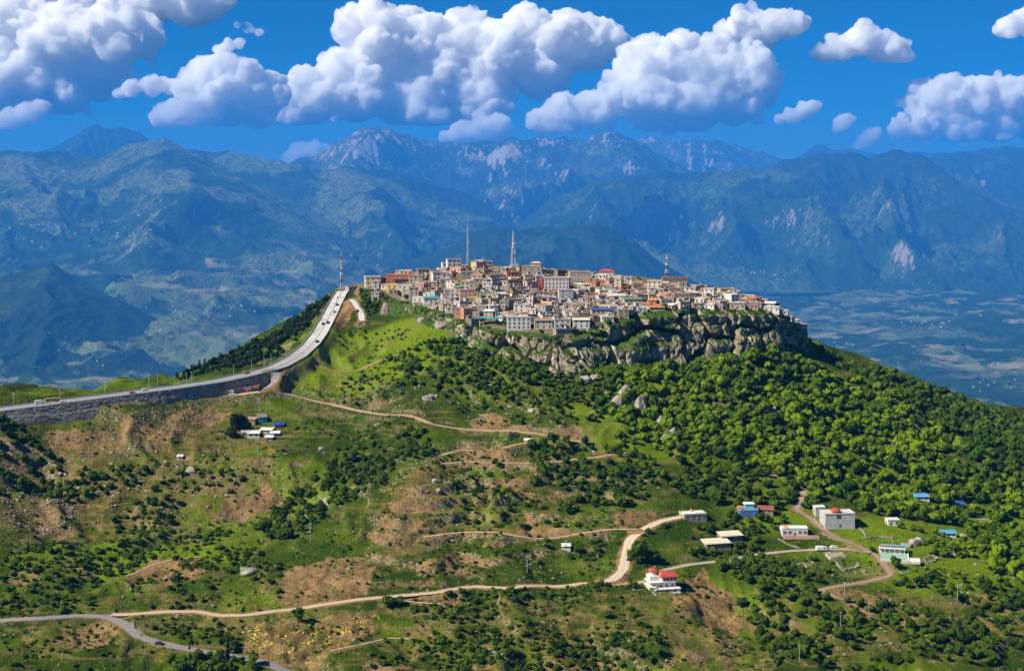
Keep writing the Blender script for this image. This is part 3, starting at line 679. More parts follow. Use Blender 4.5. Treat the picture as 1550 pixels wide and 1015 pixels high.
# slope based bare rock / dry grass
gyz, gxz = np.gradient(Z); sx = np.gradient(gx)[None, :]; sy = np.gradient(gy)[:, None]
slope = np.hypot(gxz / sx, gyz / sy)
dry_poly = [([(0,640),(350,600),(420,640),(450,740),(330,800),(100,820),(0,830)], .55), ([(560,790),(660,690),(720,720),(650,850),(560,880)], .7), ([(0,880),(560,860),(600,1020),(0,1020)], .4), ([(640,690),(800,670),(900,690),(880,800),(650,810)], .45), ([(430,600),(560,560),(640,640),(520,680)], .4), ([(600,900),(1250,900),(1550,900),(1550,1020),(600,1020)], .5)]
dry = np.zeros_like(Z)
for poly, s in dry_poly: dry = np.maximum(dry, in_poly(GX, GY, gpoly(poly)) * s)
dry = blur(dry, 21, 2)
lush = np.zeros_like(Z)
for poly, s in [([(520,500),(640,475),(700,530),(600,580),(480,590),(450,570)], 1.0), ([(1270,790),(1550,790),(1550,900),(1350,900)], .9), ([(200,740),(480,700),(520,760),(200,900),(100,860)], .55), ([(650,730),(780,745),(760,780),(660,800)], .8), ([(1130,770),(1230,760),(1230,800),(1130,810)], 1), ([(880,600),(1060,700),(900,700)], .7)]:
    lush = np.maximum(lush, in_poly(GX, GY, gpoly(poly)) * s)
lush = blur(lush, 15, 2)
town = wT
rockm = np.clip(sstep(0.8, 1.3, slope) * (1 - soil), 0, 1) * (GY < 1300)
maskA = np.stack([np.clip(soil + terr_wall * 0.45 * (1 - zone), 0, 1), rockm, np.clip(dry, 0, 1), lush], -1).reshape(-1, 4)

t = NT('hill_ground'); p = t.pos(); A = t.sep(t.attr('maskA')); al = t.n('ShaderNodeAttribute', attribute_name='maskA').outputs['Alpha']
n_big = t.noise(0.018, 6, 0.6, p); n_mid = t.noise(0.09, 6, 0.65, p); n_fine = t.noise(0.55, 5, 0.7, p); n_vf = t.noise(1.9, 4, 0.7, p)
gr = t.mix(t.ramp(t.math('ADD', n_big, t.math('MULTIPLY', al, 0.34)), 0.42, 0.72), (0.024, 0.050, 0.001), (0.130, 0.200, 0.002))  # grass outside the lush mask is painted darker, in place of cloud shadow
gr = t.mix(t.math('MULTIPLY', t.ramp(n_mid, 0.52, 0.70), 0.6), gr, (0.150, 0.165, 0.008))
gr = t.mix(t.math('MULTIPLY', t.ramp(n_fine, 0.50, 0.68), 0.55), gr, (0.018, 0.040, 0.005))
dryc = t.mix(n_fine, (0.085, 0.072, 0.010), (0.20, 0.145, 0.035))
dm = t.ramp(t.math('ADD', A[2], t.math('ADD', t.math('MULTIPLY', t.math('SUBTRACT', n_mid, 0.5), 1.5), t.math('MULTIPLY', t.math('SUBTRACT', n_fine, 0.5), .5))), 0.32, 0.72)
c = t.mix(t.math('MULTIPLY', dm, 0.85), gr, dryc)
led = t.noise(1.0, 4, .6, t.scalev(p, (0.028, 0.028, 0.55)), 0.3); led2 = t.noise(1.0, 3, .6, t.scalev(p, (0.05, 0.05, 1.5)))
c = t.mix(t.math('MULTIPLY', t.ramp(t.math('ADD', led, t.math('MULTIPLY', A[2], .16)), 0.55, 0.66), .62), c, (0.19, 0.13, 0.055))
c = t.mix(t.math('MULTIPLY', t.ramp(led2, 0.56, 0.64), .5), c, (0.05, 0.065, 0.008))
# contour trodden by sheep: fine ledges of soil
so_c = t.mix(t.ramp(n_mid, 0.3, 0.7), (0.125, 0.068, 0.026), (0.30, 0.185, 0.078))
so_c = t.mix(t.math('MULTIPLY', t.ramp(n_fine, 0.45, 0.7), 0.5), so_c, (0.42, 0.30, 0.155))
so_c = t.mix(t.math('MULTIPLY', t.ramp(n_vf, 0.55, 0.7), 0.5), so_c, (0.10, 0.055, 0.028))
sm = t.ramp(t.math('ADD', A[0], t.math('ADD', t.math('MULTIPLY', t.math('SUBTRACT', n_fine, 0.5), 1.1), t.math('MULTIPLY', t.math('SUBTRACT', n_mid, 0.5), 0.9))), 0.36, 0.62)
c = t.mix(sm, c, so_c)
bare = t.ramp(t.math('ADD', t.math('MULTIPLY', t.math('SUBTRACT', n_mid, .5), 1.4), t.math('ADD', t.math('MULTIPLY', n_fine, .8), t.math('MULTIPLY', A[2], .28))), 0.62, 0.78)
c = t.mix(t.math('MULTIPLY', bare, 0.7), c, so_c)
rc = t.mix(t.ramp(n_fine, .4, .65), (0.11, 0.075, 0.038), (0.34, 0.265, 0.17))
c = t.mix(t.math('MULTIPLY', A[1], t.ramp(t.math('ADD', n_fine, t.math('MULTIPLY', n_mid, .6)), .68, .85)), c, rc)
# small loose stones
st = t.ramp(t.voro(0.5, vec=p), 0.17, 0.10); sel = t.ramp(t.math('ADD', n_mid, t.math('MULTIPLY', A[2], .25)), 0.58, 0.70)
c = t.mix(t.math('MULTIPLY', st, sel), c, (0.32, 0.28, 0.22))
tw = t.attr('town', 'Fac'); twc = t.mix(n_fine, (0.09, 0.07, 0.045), (0.27, 0.20, 0.135))
c = t.mix(t.math('MULTIPLY', tw, t.ramp(n_mid, 0.38, 0.52)), c, twc)
hgt = t.math('ADD', t.math('MULTIPLY', n_fine, 0.7), t.math('ADD', t.math('MULTIPLY', n_vf, 0.35), t.math('MULTIPLY', n_mid, .7)))
t.bsdf(c, 0.95, t.bump(hgt, 0.9, 1.6), 0.05)
m_hill = t.m
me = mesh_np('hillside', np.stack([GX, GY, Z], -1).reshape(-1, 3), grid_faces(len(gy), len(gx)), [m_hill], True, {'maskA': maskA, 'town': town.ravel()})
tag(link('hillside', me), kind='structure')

# ------------------------------------------------------------------ road surfaces
def road_mat(name, a, b, c3, rough=0.9):
    t = NT(name); p = t.pos(); n1 = t.noise(0.25, 5, 0.65, p); n2 = t.noise(1.6, 4, 0.7, p); e = t.attr('edge', 'Fac')
    c = t.mix(n1, a, b); c = t.mix(t.math('MULTIPLY', t.ramp(n2, 0.5, 0.7), 0.5), c, c3)
    # wheel ruts are worn paler, verges carry loose soil
    rut = t.ramp(t.math('ABSOLUTE', t.math('SUBTRACT', e, 0.45)), 0.2, 0.02); c = t.mix(t.math('MULTIPLY', rut, 0.35), c, tuple(min(1, q * 1.25) for q in b))
    c = t.mix(t.ramp(t.math('ADD', e, t.math('MULTIPLY', t.math('SUBTRACT', n1, 0.5), 0.9)), 0.8, 1.05), c, (0.30, 0.22, 0.13))
    t.bsdf(c, rough, t.bump(n2, 0.4, 0.2), 0.15); return t.m
RM = {'dirt': road_mat('dirt_surface', (0.36, 0.26, 0.16), (0.50, 0.40, 0.28), (0.28, 0.19, 0.11)), 'pale': road_mat('pale_dirt_surface', (0.42, 0.33, 0.23), (0.56, 0.47, 0.36), (0.33, 0.25, 0.16)),
      'brown': road_mat('brown_dirt_surface', (0.20, 0.145, 0.095), (0.32, 0.25, 0.17), (0.15, 0.11, 0.07)), 'asphalt': road_mat('asphalt_surface', (0.17, 0.16, 0.155), (0.26, 0.25, 0.24), (0.12, 0.115, 0.11)),
      'asphalt2': road_mat('worn_asphalt_surface', (0.28, 0.25, 0.21), (0.40, 0.36, 0.31), (0.22, 0.2, 0.17)), 'concrete': road_mat('concrete_surface', (0.42, 0.41, 0.39), (0.58, 0.57, 0.55), (0.33, 0.32, 0.31))}
def strip(name, q, wd, mat, lift=0.10, wob=0.35, cols=7, tilt=None):
    tg = np.gradient(q[:, :2], axis=0); tg /= np.linalg.norm(tg, axis=1)[:, None] + 1e-9; n2 = np.stack([-tg[:, 1], tg[:, 0]], 1)
    k = np.linspace(-1, 1, cols); w2 = (np.asarray(wd) / 2) * np.ones(len(q))
    ed = wob * fbm2(q[:, 0] / 5, q[:, 1] / 5, 2, 9) if wob else 0
    V = np.stack([q[:, None, 0] + n2[:, None, 0] * k[None] * (w2 + ed)[:, None], q[:, None, 1] + n2[:, None, 1] * k[None] * (w2 + ed)[:, None],
                  np.repeat(q[:, 2:3] + lift, cols, 1) - 0.06 * np.abs(k)[None] ** 2], -1)
    me = mesh_np(name, V.reshape(-1, 3), grid_faces(len(q), cols, True), [mat], True, {'edge': np.tile(np.abs(k), len(q))})
    return tag(link(name, me), kind='structure')
for n_i, (nm, wd, mt, q) in enumerate(path_meshes):
    strip(nm, q, wd, RM[mt], 0.08 + 0.012 * n_i)
# the highway: two carriageways, a median kerb, parapets, lane lines
t = NT('highway_surface'); p = t.pos(); n1 = t.noise(0.12, 5, 0.6, p); n2 = t.noise(1.2, 4, 0.7, p); cl = t.attr('climb', 'Fac')
c = t.mix(n1, (0.20, 0.19, 0.18), (0.30, 0.29, 0.28)); c = t.mix(t.math('MULTIPLY', cl, t.ramp(n1, 0.2, 0.55)), c, (0.50, 0.49, 0.47)); c = t.mix(t.math('MULTIPLY', t.ramp(n2, .5, .7), .35), c, (0.16, 0.155, 0.15))
t.bsdf(c, 0.85, None, 0.2); m_hw = t.m
def hstrip(name, o0, o1, z0, mat, h=0.0, attr=True):
    """a band of the highway between side offsets o0..o1 (fractions of half width); h>0 gives it a real thickness"""
    a = hwy[:, :2] + nrm * (o0 * hw_w / 2)[:, None]; b = hwy[:, :2] + nrm * (o1 * hw_w / 2)[:, None]; z = hwy[:, 2] + z0
    if h == 0:
        ks = np.linspace(0, 1, 5); V = np.stack([np.c_[a * (1-k) + b * k, z] for k in ks], 1); cols = 5
        at = {'climb': np.repeat(sstep(1030, 1090, hwy[:, 1]), cols), 'edge': np.zeros(len(hwy) * cols)}
    else:
        V = np.stack([np.c_[a, z], np.c_[a, z + h], np.c_[b, z + h], np.c_[b, z]], 1); cols = 4; at = None
    return mesh_np(name, V.reshape(-1, 3), grid_faces(len(hwy), cols, True), [mat], False, at)
m_conc = flat_mat('pale_concrete', (0.50, 0.48, 0.45), 0.9, 0.2, 0.15)
m_white = flat_mat('white_road_paint', (0.75, 0.75, 0.72), 0.7, 0.1, 0.5)
tag(link('highway', hstrip('highway', -1, 1, 0.0, m_hw)), kind='structure')
tag(link('road_marking', hstrip('road_marking', 0.47, 0.492, 0.006, m_white)), kind='structure')
tag(link('road_marking', hstrip('road_marking', -0.5, -0.478, 0.006, m_white)), kind='structure')
tag(link('median_kerb', hstrip('median_kerb', -0.05, 0.06, -0.05, m_conc, 0.35)), kind='structure')
tag(link('pavement', hstrip('pavement', -0.985, -0.86, -0.05, m_conc, 0.2)), kind='structure')
o = link('parapet', hstrip('parapet', 1.0, 1.035, -0.3, m_conc, 1.25)); tag(o, 'long pale concrete parapet along the far edge of the highway', 'wall')
o = link('parapet', hstrip('parapet', -1.03, -0.995, -0.3, m_conc, 0.95)); tag(o, 'low pale concrete parapet along the near edge of the highway above the stone wall', 'wall')
# masonry retaining wall with a ledge under the near side
t = NT('stone_masonry'); p = t.obj(); v1 = t.voro(0.75, 'F1', 'Color', t.scalev(p, (1, 1, 1.3))); vd = t.voro(0.75, 'DISTANCE_TO_EDGE', 'Distance', t.scalev(p, (1, 1, 1.3))); s0 = t.sep(v1)
c = t.mix(s0[0], (0.11, 0.098, 0.084), (0.32, 0.285, 0.24)); c = t.mix(t.ramp(vd, 0.09, 0.02), c, (0.32, 0.30, 0.27)); c = t.mix(t.math('MULTIPLY', t.ramp(t.noise(0.08, 5, .6, p), .5, .7), .5), c, (0.07, 0.06, 0.05))
t.bsdf(c, 0.9, t.bump(vd, 0.8, 0.4), 0.1); m_mason = t.m
sel = (hwy[:, 1] < 1010); hq = hwy[sel]; hn = nrm[sel]; hw2 = hw_w[sel] / 2 + 0.55
rows = []
foot = np.array([P(*q) for q in WALLFOOT]); fz = np.interp(hq[:, 0], foot[:, 0], foot[:, 2])
for fr_, off in ((0.0, 0.0), (0.5, 0.9), (0.505, 2.0), (1.25, 3.6)):
    zz = hq[:, 2] - 0.1 - (hq[:, 2] - fz) * fr_; rows.append(np.c_[hq[:, :2] - hn * (hw2 + off * np.interp(hq[:, 1], [955, 975], [1, .12]))[:, None], zz])
# subdivide for a slightly uneven face
V = []
for a, b, n in ((rows[0], rows[1], 6), (rows[1], rows[2], 2), (rows[2], rows[3], 8)):
    for k in np.linspace(0, 1, n, endpoint=False): V.append(a * (1-k) + b * k)
V.append(rows[3]); V = np.stack(V, 0); V[..., 0] += 0.25 * fbm2(V[..., 0] / 2, V[..., 2] / 2, 2, 4); V[..., 1] += 0.25 * fbm2(V[..., 0] / 2, V[..., 2] / 2, 2, 5)
o = link('retaining_wall', mesh_np('retaining_wall', V.reshape(-1, 3), grid_faces(V.shape[0], V.shape[1]), [m_mason], False)); tag(o, 'long dark grey stone retaining wall carrying the highway at left', 'wall')

# ------------------------------------------------------------------ the limestone cliff under the town
NR, NC = 58, len(rim_d) * 2
uu = np.linspace(0, len(rim_d) - 1, NC); Rm = np.stack([np.interp(uu, np.arange(len(rim_d)), rim_d[:, i]) for i in range(3)], 1); Bm = np.stack([np.interp(uu, np.arange(len(rim_d)), base_d[:, i]) for i in range(3)], 1)
ar = np.r_[0, np.cumsum(np.linalg.norm(np.diff(Rm[:, :2], axis=0), axis=1))]
tg = np.gradient(Rm[:, :2], axis=0); k = 41; tg = np.stack([np.convolve(np.pad(tg[:, i], k // 2, mode='edge'), np.ones(k) / k, 'valid') for i in range(2)], 1); tg /= np.linalg.norm(tg, axis=1)[:, None]; nn = np.stack([tg[:, 1], -tg[:, 0]], 1)
vv = np.linspace(0, 1, NR); Vg, Ug = np.meshgrid(vv, ar, indexing='ij')
hh = np.clip(Rm[:, 2] - Bm[:, 2], 3, 60)
lat = 0.10 * sstep(0, .12, Vg) + 0.55 * sstep(0.10, 0.95, Vg) + 0.35 * sstep(.8, 1, Vg)
inset = 3.5 * (1 - sstep(0, 0.10, Vg))
Xc = Rm[None, :, 0] + (Bm - Rm)[None, :, 0] * lat - nn[None, :, 0] * inset; Yc = Rm[None, :, 1] + (Bm - Rm)[None, :, 1] * lat - nn[None, :, 1] * inset
Zc = Rm[None, :, 2] + 0.4 - hh[None] * Vg * 1.10
zz = Zc
u1 = Ug + 4 * fbm2(Ug / 24, zz / 18, 3, 4); z1 = zz + 4 * fbm2(Ug / 20, zz / 20, 3, 6)
def cells(u, v, seed):
    iu, iv = np.floor(u).astype(np.int64), np.floor(v).astype(np.int64); d1 = np.full(u.shape, 9.0); d2 = np.full(u.shape, 9.0); idc = np.zeros(u.shape)
    for i in (-1, 0, 1):
        for j in (-1, 0, 1):
            h = _hash(iu + i, iv + j, 0, seed); hx = (h & 1023) / 1023; hy = ((h >> 10) & 1023) / 1023; d = np.hypot(iu + i + hx - u, iv + j + hy - v)
            c = d < d1; d2 = np.where(c, d1, np.minimum(d2, d)); idc = np.where(c, ((h >> 20) & 1023) / 1023, idc); d1 = np.where(c, d, d1)
    return d1, d2 - d1, idc
d1, e1, id1 = cells(u1 / 27, z1 / 30, 15); d3, e3, id3 = cells(u1 / 10, z1 / 13, 25)
env = np.sin(np.pi * np.clip(Vg * 0.94 + 0.03, 0, 1)) ** 0.45
dsp = env * (7.0 * (id1 - .45) + 5.0 * (np.sqrt(np.clip(1 - d1 ** 2, 0, 1)) - .7) - 9.0 * sstep(.15, 0, e1) + 2.6 * (id3 - .5) + 1.4 * (np.sqrt(np.clip(1 - d3 ** 2, 0, 1)) - .6) - 2.0 * sstep(.16, 0, e3) + 1.0 * fbm2(u1 / 3.6, zz / 4.5, 3, 45)) * np.clip(hh / 24, 0.35, 1)[None]
strata = 0.6 * np.sin(zz * 0.55 + 2 * fbm2(Ug / 40, zz / 20, 2, 5)) * env; dsp += strata
ends = np.minimum(sstep(0, 14, ar), sstep(0, 20, ar[-1] - ar))[None]
dsp *= ends
Xc = Xc + nn[None, :, 0] * dsp; Yc = Yc + nn[None, :, 1] * dsp; Zc = Zc + 1.0 * env * fbm2(Ug / 8, zz / 8, 2, 55)
t = NT('limestone'); p = t.pos(); nz = t.nz(); v = t.scalev(p, (1, 1, 0.35)); n1 = t.noise(0.09, 5, .6, v); n2 = t.noise(0.5, 5, .7, v); n3 = t.noise(1.6, 4, .7, p)
c = t.mix(t.ramp(n1, .35, .65), (0.24, 0.185, 0.12), (0.50, 0.40, 0.28)); c = t.mix(t.math('MULTIPLY', t.ramp(n2, .45, .65), .8), c, (0.17, 0.145, 0.12)); c = t.mix(t.math('MULTIPLY', t.ramp(n3, .5, .7), .5), c, (0.50, 0.44, 0.36))
c = t.mix(t.math('MULTIPLY', t.ramp(t.noise(.14, 4, .6, t.scalev(p, (1, 1, .12))), .54, .64), .75), c, (0.085, 0.08, 0.075))
gm = t.ramp(t.math('ADD', t.math('ADD', nz, t.math('MULTIPLY', t.math('SUBTRACT', t.noise(.035, 4, .6, p), .5), 1.5)), t.math('ADD', t.math('MULTIPLY', t.math('SUBTRACT', n2, .5), .9), t.math('MULTIPLY', t.attr('veg', 'Fac'), .42))), 0.44, 0.60); c = t.mix(gm, c, t.mix(n3, (0.02, 0.05, 0.006), (0.075, 0.13, 0.014)))
t.bsdf(c, .93, t.bump(t.math('ADD', n2, t.math('MULTIPLY', n3, .5)), .8, .9), .08); m_rock = t.m
CL = np.stack([Xc, Yc, Zc], -1)
vg = np.clip(1 - sstep(60, 120, Ug) + .9 * sstep(ar[-1] - 45, ar[-1] - 10, Ug), 0, 1) + 0 * Vg
tag(link('cliff', mesh_np('cliff', CL.reshape(-1, 3), grid_faces(NR, NC), [m_rock], False, {'veg': vg.ravel()})), kind='structure')
print('hill', round(time.time() - T0, 1))
# ------------------------------------------------------------------ building materials
def wallm(name, c, var=0.22, bump=0.25): return flat_mat(name, c, 0.9, var, 0.35, 0.1, 0.0, bump)
WM = {'grey': wallm('grey_plaster', (0.33, 0.30, 0.26)), 'beige': wallm('beige_plaster', (0.50, 0.42, 0.32)), 'white': wallm('white_plaster', (0.64, 0.60, 0.54), .2), 'cream': wallm('cream_plaster', (0.68, 0.58, 0.40), .15),
      'pink': wallm('pink_plaster', (0.58, 0.34, 0.26)), 'yellow': wallm('yellow_plaster', (0.66, 0.47, 0.18)), 'brown': wallm('brown_stone', (0.26, 0.19, 0.13), .3), 'stone': wallm('rubble_stone', (0.34, 0.275, 0.205), .35, .5),
      'terracotta': wallm('terracotta_plaster', (0.52, 0.21, 0.10)), 'ochre': wallm('ochre_plaster', (0.46, 0.33, 0.11)), 'teal': wallm('teal_paint', (0.07, 0.36, 0.40)), 'blue': wallm('blue_paint', (0.07, 0.16, 0.42)), 'concrete': wallm('raw_concrete', (0.44, 0.43, 0.42)), 'red': wallm('red_paint', (0.42, 0.05, 0.05)), 'darkgrey': wallm('dark_grey_stone', (0.20, 0.185, 0.17), .3)}
RFM = {'grey': wallm('grey_roof_screed', (0.30, 0.27, 0.235), .3), 'brown': wallm('brown_earth_roof', (0.31, 0.24, 0.18), .3), 'pale': wallm('pale_roof_screed', (0.56, 0.52, 0.46), .2), 'pinkish': wallm('pinkish_brick_roof', (0.44, 0.27, 0.21), .25), 'red': flat_mat('red_roof_tiles', (0.40, 0.065, 0.05), .7, .3, 1.2), 'orange': flat_mat('orange_roof_sheet', (0.72, 0.26, 0.06), .7, .2, .8),
       'rust': flat_mat('rusty_red_roof', (0.34, 0.12, 0.075), .8, .35, .8), 'blue': flat_mat('blue_roof_sheet', (0.03, 0.11, 0.42), .5, .2, .8, .4), 'teal': flat_mat('teal_roof_sheet', (0.02, 0.40, 0.46), .5, .15, .8, .4), 'green': flat_mat('green_roof_sheet', (0.16, 0.33, 0.24), .6, .25, .8), 'white': flat_mat('white_roof_sheet', (0.80, 0.79, 0.76), .6, .1, .6), 'cream': flat_mat('cream_roof_sheet', (0.78, 0.70, 0.52), .7, .1, .6), 'skyblue': flat_mat('sky_blue_sheet', (0.12, 0.40, 0.72), .5, .15, .8, .4)}
m_glass = NT('window_glass'); m_glass.bsdf((0.015, 0.02, 0.025), 0.12, None, 0.5); m_glass = m_glass.m
m_frame = flat_mat('window_frame_paint', (0.42, 0.38, 0.33), .7, .2, 1); m_wframe = flat_mat('white_frame_paint', (0.75, .73, .7), .7, .1, 1); m_door = flat_mat('brown_door_paint', (0.16, 0.075, 0.04), .6, .3, 1); m_mdoor = flat_mat('dark_metal_door', (0.06, 0.065, 0.07), .5, .3, 1)
m_tank = flat_mat('tank_metal', (0.60, 0.61, 0.62), .45, .15, 1, .5); m_rtank = flat_mat('orange_tank_plastic', (0.75, 0.30, 0.04), .5, .1, 1); m_steel = flat_mat('galvanised_steel', (0.48, 0.49, 0.50), .5, .2, 1, .5, .3); m_redp = flat_mat('red_mast_paint', (0.30, 0.115, 0.085), .6, .15, 1); m_whitep = flat_mat('white_mast_paint', (0.80, .79, .77), .6, .1, 1)
m_black = flat_mat('black_rubber', (0.012, 0.012, 0.012), .8, .2, 1); m_wood = flat_mat('weathered_timber', (0.20, 0.14, 0.09), .9, .3, 1)

def window_mesh(wd, ht, fm):
    b = MB(); t_ = 0.12
    b.box((0, -0.03, ht / 2), (wd, 0.10, t_), 0); b.box((0, -0.03, -ht / 2), (wd + .2, 0.22, t_), 0)
    b.box((-wd / 2 + t_ / 2, -0.03, 0), (t_, 0.10, ht - t_), 0); b.box((wd / 2 - t_ / 2, -0.03, 0), (t_, 0.10, ht - t_), 0); b.box((0, -0.02, 0), (0.07, 0.06, ht - t_), 0)
    b.box((0, 0.0, 0), (wd - 2 * t_, 0.05, ht - t_ * 1.0), 1)
    return b.mesh('window', [fm, m_glass])
WIN = {'n': window_mesh(1.3, 1.5, m_frame), 'w': window_mesh(1.3, 1.5, m_wframe), 's': window_mesh(1.0, 1.1, m_frame), 'big': window_mesh(2.2, 1.6, m_wframe)}
def door_mesh(m):
    b = MB(); b.box((0, -0.03, 1.05), (1.2, 0.14, 2.1), 0); b.box((0, -0.05, 1.05), (0.95, 0.16, 1.95), 1); b.box((0.35, -0.15, 1.0), (.06, .06, .16), 0); return b.mesh('door', [m_frame, m])
DOOR = [door_mesh(m_door), door_mesh(m_mdoor)]
b = MB(); b.lathe((0, 0, 0), [(0.55, 0), (0.6, .1), (0.6, 1.1), (0.45, 1.25), (0.2, 1.3)], 10); TANK = b.mesh('water_tank', m_tank, True)
b = MB(); b.lathe((0, 0, 0), [(0.7, 0), (0.75, .2), (0.75, 1.2), (0.5, 1.5), (0.2, 1.6)], 12); OTANK = b.mesh('water_tank', m_rtank, True)
b = MB(); b.lathe((0, 0, 0), [(0.05, 0), (0.3, .06), (0.55, .22)], 12); b.bar((0, 0, -.8), (0, 0, .05), .05); DISH = b.mesh('satellite_dish', m_whitep, True)

FOOT = []                                              # footprints keeping plants away
HOUSES = []                                            # every building with what its label needs
def house(x, y, rz, w, d, h, floors, wall, roof, shape='flat', name='house', label=None, cat='house', z=None, win='n', door=0, group=None, extras=True, sink=2.5, nwin=None, sides=True, rg=None, par=0.5):
    rg = rg or random
    if z is None:
        c_, s_ = math.cos(rz), math.sin(rz)
        z = max(float(zat(x + s_ * d / 2, y - c_ * d / 2)), float(zat(x, y)) - 0.6)
    root = thing(name, label, cat, (x, y, z), rz, group); FOOT.append((x, y, max(w, d) * 0.62))
    wm = WM[wall] if isinstance(wall, str) else wall; rm = RFM[roof] if isinstance(roof, str) else roof
    b = MB(); b.box((0, 0, (h - sink) / 2), (w, d, h + sink)); b.box((0, 0, -sink / 2 + .15), (w + .3, d + .3, sink + .3))
    if floors > 1 and extras:
        for f in range(1, floors): b.box((0, -d / 2 - .06, h / floors * f), (w + .1, .12, .22))
    b.link('wall', wm, root)
    if shape == 'flat':
        b = MB(); b.box((0, 0, h + .13), (w + .5, d + .5, .26), 0)
        for sx_ in (-1, 1): b.box((sx_ * (w / 2 + .1), 0, h + .26 + par / 2), (.22, d + .42, par), 1)
        for sy_ in (-1, 1): b.box((0, sy_ * (d / 2 + .1), h + .26 + par / 2), (w - .02, .22, par), 1)
        for q in range(3):                                   # things cast in with the roof: kerbs, low upstands
            b.box((rg.uniform(-.35, .35) * w, rg.uniform(-.35, .35) * d, h + .26 + .12), (rg.uniform(.4, 1.2), rg.uniform(.4, 1.2), .24), 1)
        b.link('roof', [rm, wm], root)
    elif shape in ('hip', 'gable'):
        b = MB(); rh = min(w, d) * 0.26
        b.box((0, 0, h + .1), (w + .9, d + .9, .2)); (b.hip if shape == 'hip' else b.gable)((0, 0, h + .2), w + 1.0, d + 1.0, rh); b.link('roof', rm, root)
    elif shape == 'shed':
        b = MB(); n = 8; W_, D_ = w + 1.0, d + 1.2
        for k in range(n):                                   # lapped sheets, slightly uneven
            yk = -D_ / 2 + D_ * (k + .5) / n; b.box((rg.uniform(-.08, .08), yk, h + .35 + .05 * (k % 2) + (k - n / 2) * .13), (W_, D_ / n + .12, .09))
        b.link('roof', rm, root)
    fh = h / floors; nw = nwin or max(1, int(w / 3.4)); dk = rg.randrange(nw) if door is not None else -1
    for f in range(floors):
        zc = fh * f + fh * 0.55
        for k in range(nw):
            xk = (k + .5) / nw * w - w / 2
            if f == 0 and k == dk: link('door', DOOR[door], root, (xk, -d / 2 - .02, 0.16)); continue
            link('window', WIN[win], root, (xk, -d / 2 - .02, zc))
        if sides:
            ns = max(1, int(d / 4.5))
            for k in range(ns):
                yk = (k + .5) / ns * d - d / 2
                o = link('window', WIN[win], root, (w / 2 + .02, yk, zc)); o.rotation_euler = (0, 0, R(90))
                o = link('window', WIN[win], root, (-w / 2 - .02, yk, zc)); o.rotation_euler = (0, 0, R(-90))
    if shape == 'flat' and extras:
        if rg.random() < .45:
            sw = rg.uniform(2.2, 3.4); b = MB(); sx_ = rg.choice((-1, 1)) * (w / 2 - sw / 2 - .4); b.box((sx_, d / 2 - 2.0, h + .26 + 1.15), (sw, 2.8, 2.3)); b.box((sx_, d / 2 - 2.0, h + .26 + 2.38), (sw + .4, 3.2, .16), 1); b.box((sx_, d / 2 - 3.42, h + .26 + .95), (.9, .06, 1.9), 2); b.link('stair_head', [wm, rm, m_mdoor], root)
        if rg.random() < .45: link('water_tank', TANK, root, (rg.uniform(-.3, .3) * w, rg.uniform(-.1, .3) * d, h + .26))
        if rg.random() < .25: o = link('satellite_dish', DISH, root, (rg.uniform(-.4, .4) * w, -d * .3, h + 1.1)); o.rotation_euler = (R(-50), 0, rg.uniform(-1, 1))
        if floors > 1 and rg.random() < .4:
            b = MB(); bw = w * rg.uniform(.35, .7); bx = rg.uniform(-.15, .15) * w; zb = fh
            b.box((bx, -d / 2 - .8, zb), (bw, 1.5, .18)); b.box((bx, -d / 2 - 1.5, zb + .55), (bw, .1, .9)); b.box((bx - bw / 2 + .05, -d / 2 - .75, zb + .55), (.1, 1.4, .9)); b.box((bx + bw / 2 - .05, -d / 2 - .75, zb + .55), (.1, 1.4, .9)); b.link('balcony', wm, root)
    return root

def at_px(px, py): return ground(px, py)
# ------------------------------------------------------------------ town: buildings one can recognise
LAND = []                                              # (short name, px, py) landmarks for the labels of their neighbours
def special(px, py, w, d, h, fl, wall, roof, shape, label, short, rz=0.0, name='house', cat='house', **kw):
    x, y, z = at_px(px, py); y += d / 2
    r = house(x, y, rz, w, d, h, fl, wall, roof, shape, name, label, cat, **kw); LAND.append((short, px, py - h)); return r, (x, y)
def awning(root, w, d, h, mat, y0, name='awning'):
    b = MB(); b.box((0, y0 - 1.0, h), (w, 2.0, .1)); b.box((0, y0 - 1.95, h - .25), (w, .08, .5)); b.link(name, mat, root)
r, _ = special(842, 443, 20, 11, 11.5, 4, 'white', 'rust', 'flat', 'white four-storey block with rows of small windows and red ground-floor awnings', 'white four-storey block', .05, 'apartment_block', 'apartment block', win='w', nwin=7, door=None, extras=False)
awning(r, 9, 2, 2.6, RFM['red'], -5.5); b = MB(); b.box((-10.9, -1, 5), (1.9, 8, 14)); b.link('stair_tower', WM['red'], r); b = MB(); b.box((10.6, -.5, 5.5), (1.4, 6, 12.5)); b.link('stair_tower', WM['red'], r)
r, _ = special(806, 420, 17, 12, 9, 2, 'stone', 'brown', 'flat', 'big brown stone house on the crest with a pale rooftop room', 'big brown stone house', -.1, win='big', nwin=3, door=1, extras=False)
b = MB(); b.box((3, 1, 10.6), (8, 7, 2.6)); b.hip((3, 1, 11.9), 9.5, 8.5, 1.3); b.link('rooftop_room', WM['beige'], r)
r, _ = special(877, 427, 17, 11, 8.5, 2, 'beige', 'rust', 'flat', 'wide beige two-storey house with rust-red roof right of the brown stone house', 'wide beige house', .08, nwin=6, win='s', extras=False)
special(919, 421, 13, 9, 5.5, 1, 'white', 'red', 'hip', 'small white house with a red hipped roof standing alone on the skyline', 'white red-hipped house', -.05, nwin=5, win='s')
special(912, 477, 17, 8, 4.5, 1, 'beige', 'blue', 'shed', 'low house with a bright blue sheet roof on the town front', 'blue-roofed house', .06)
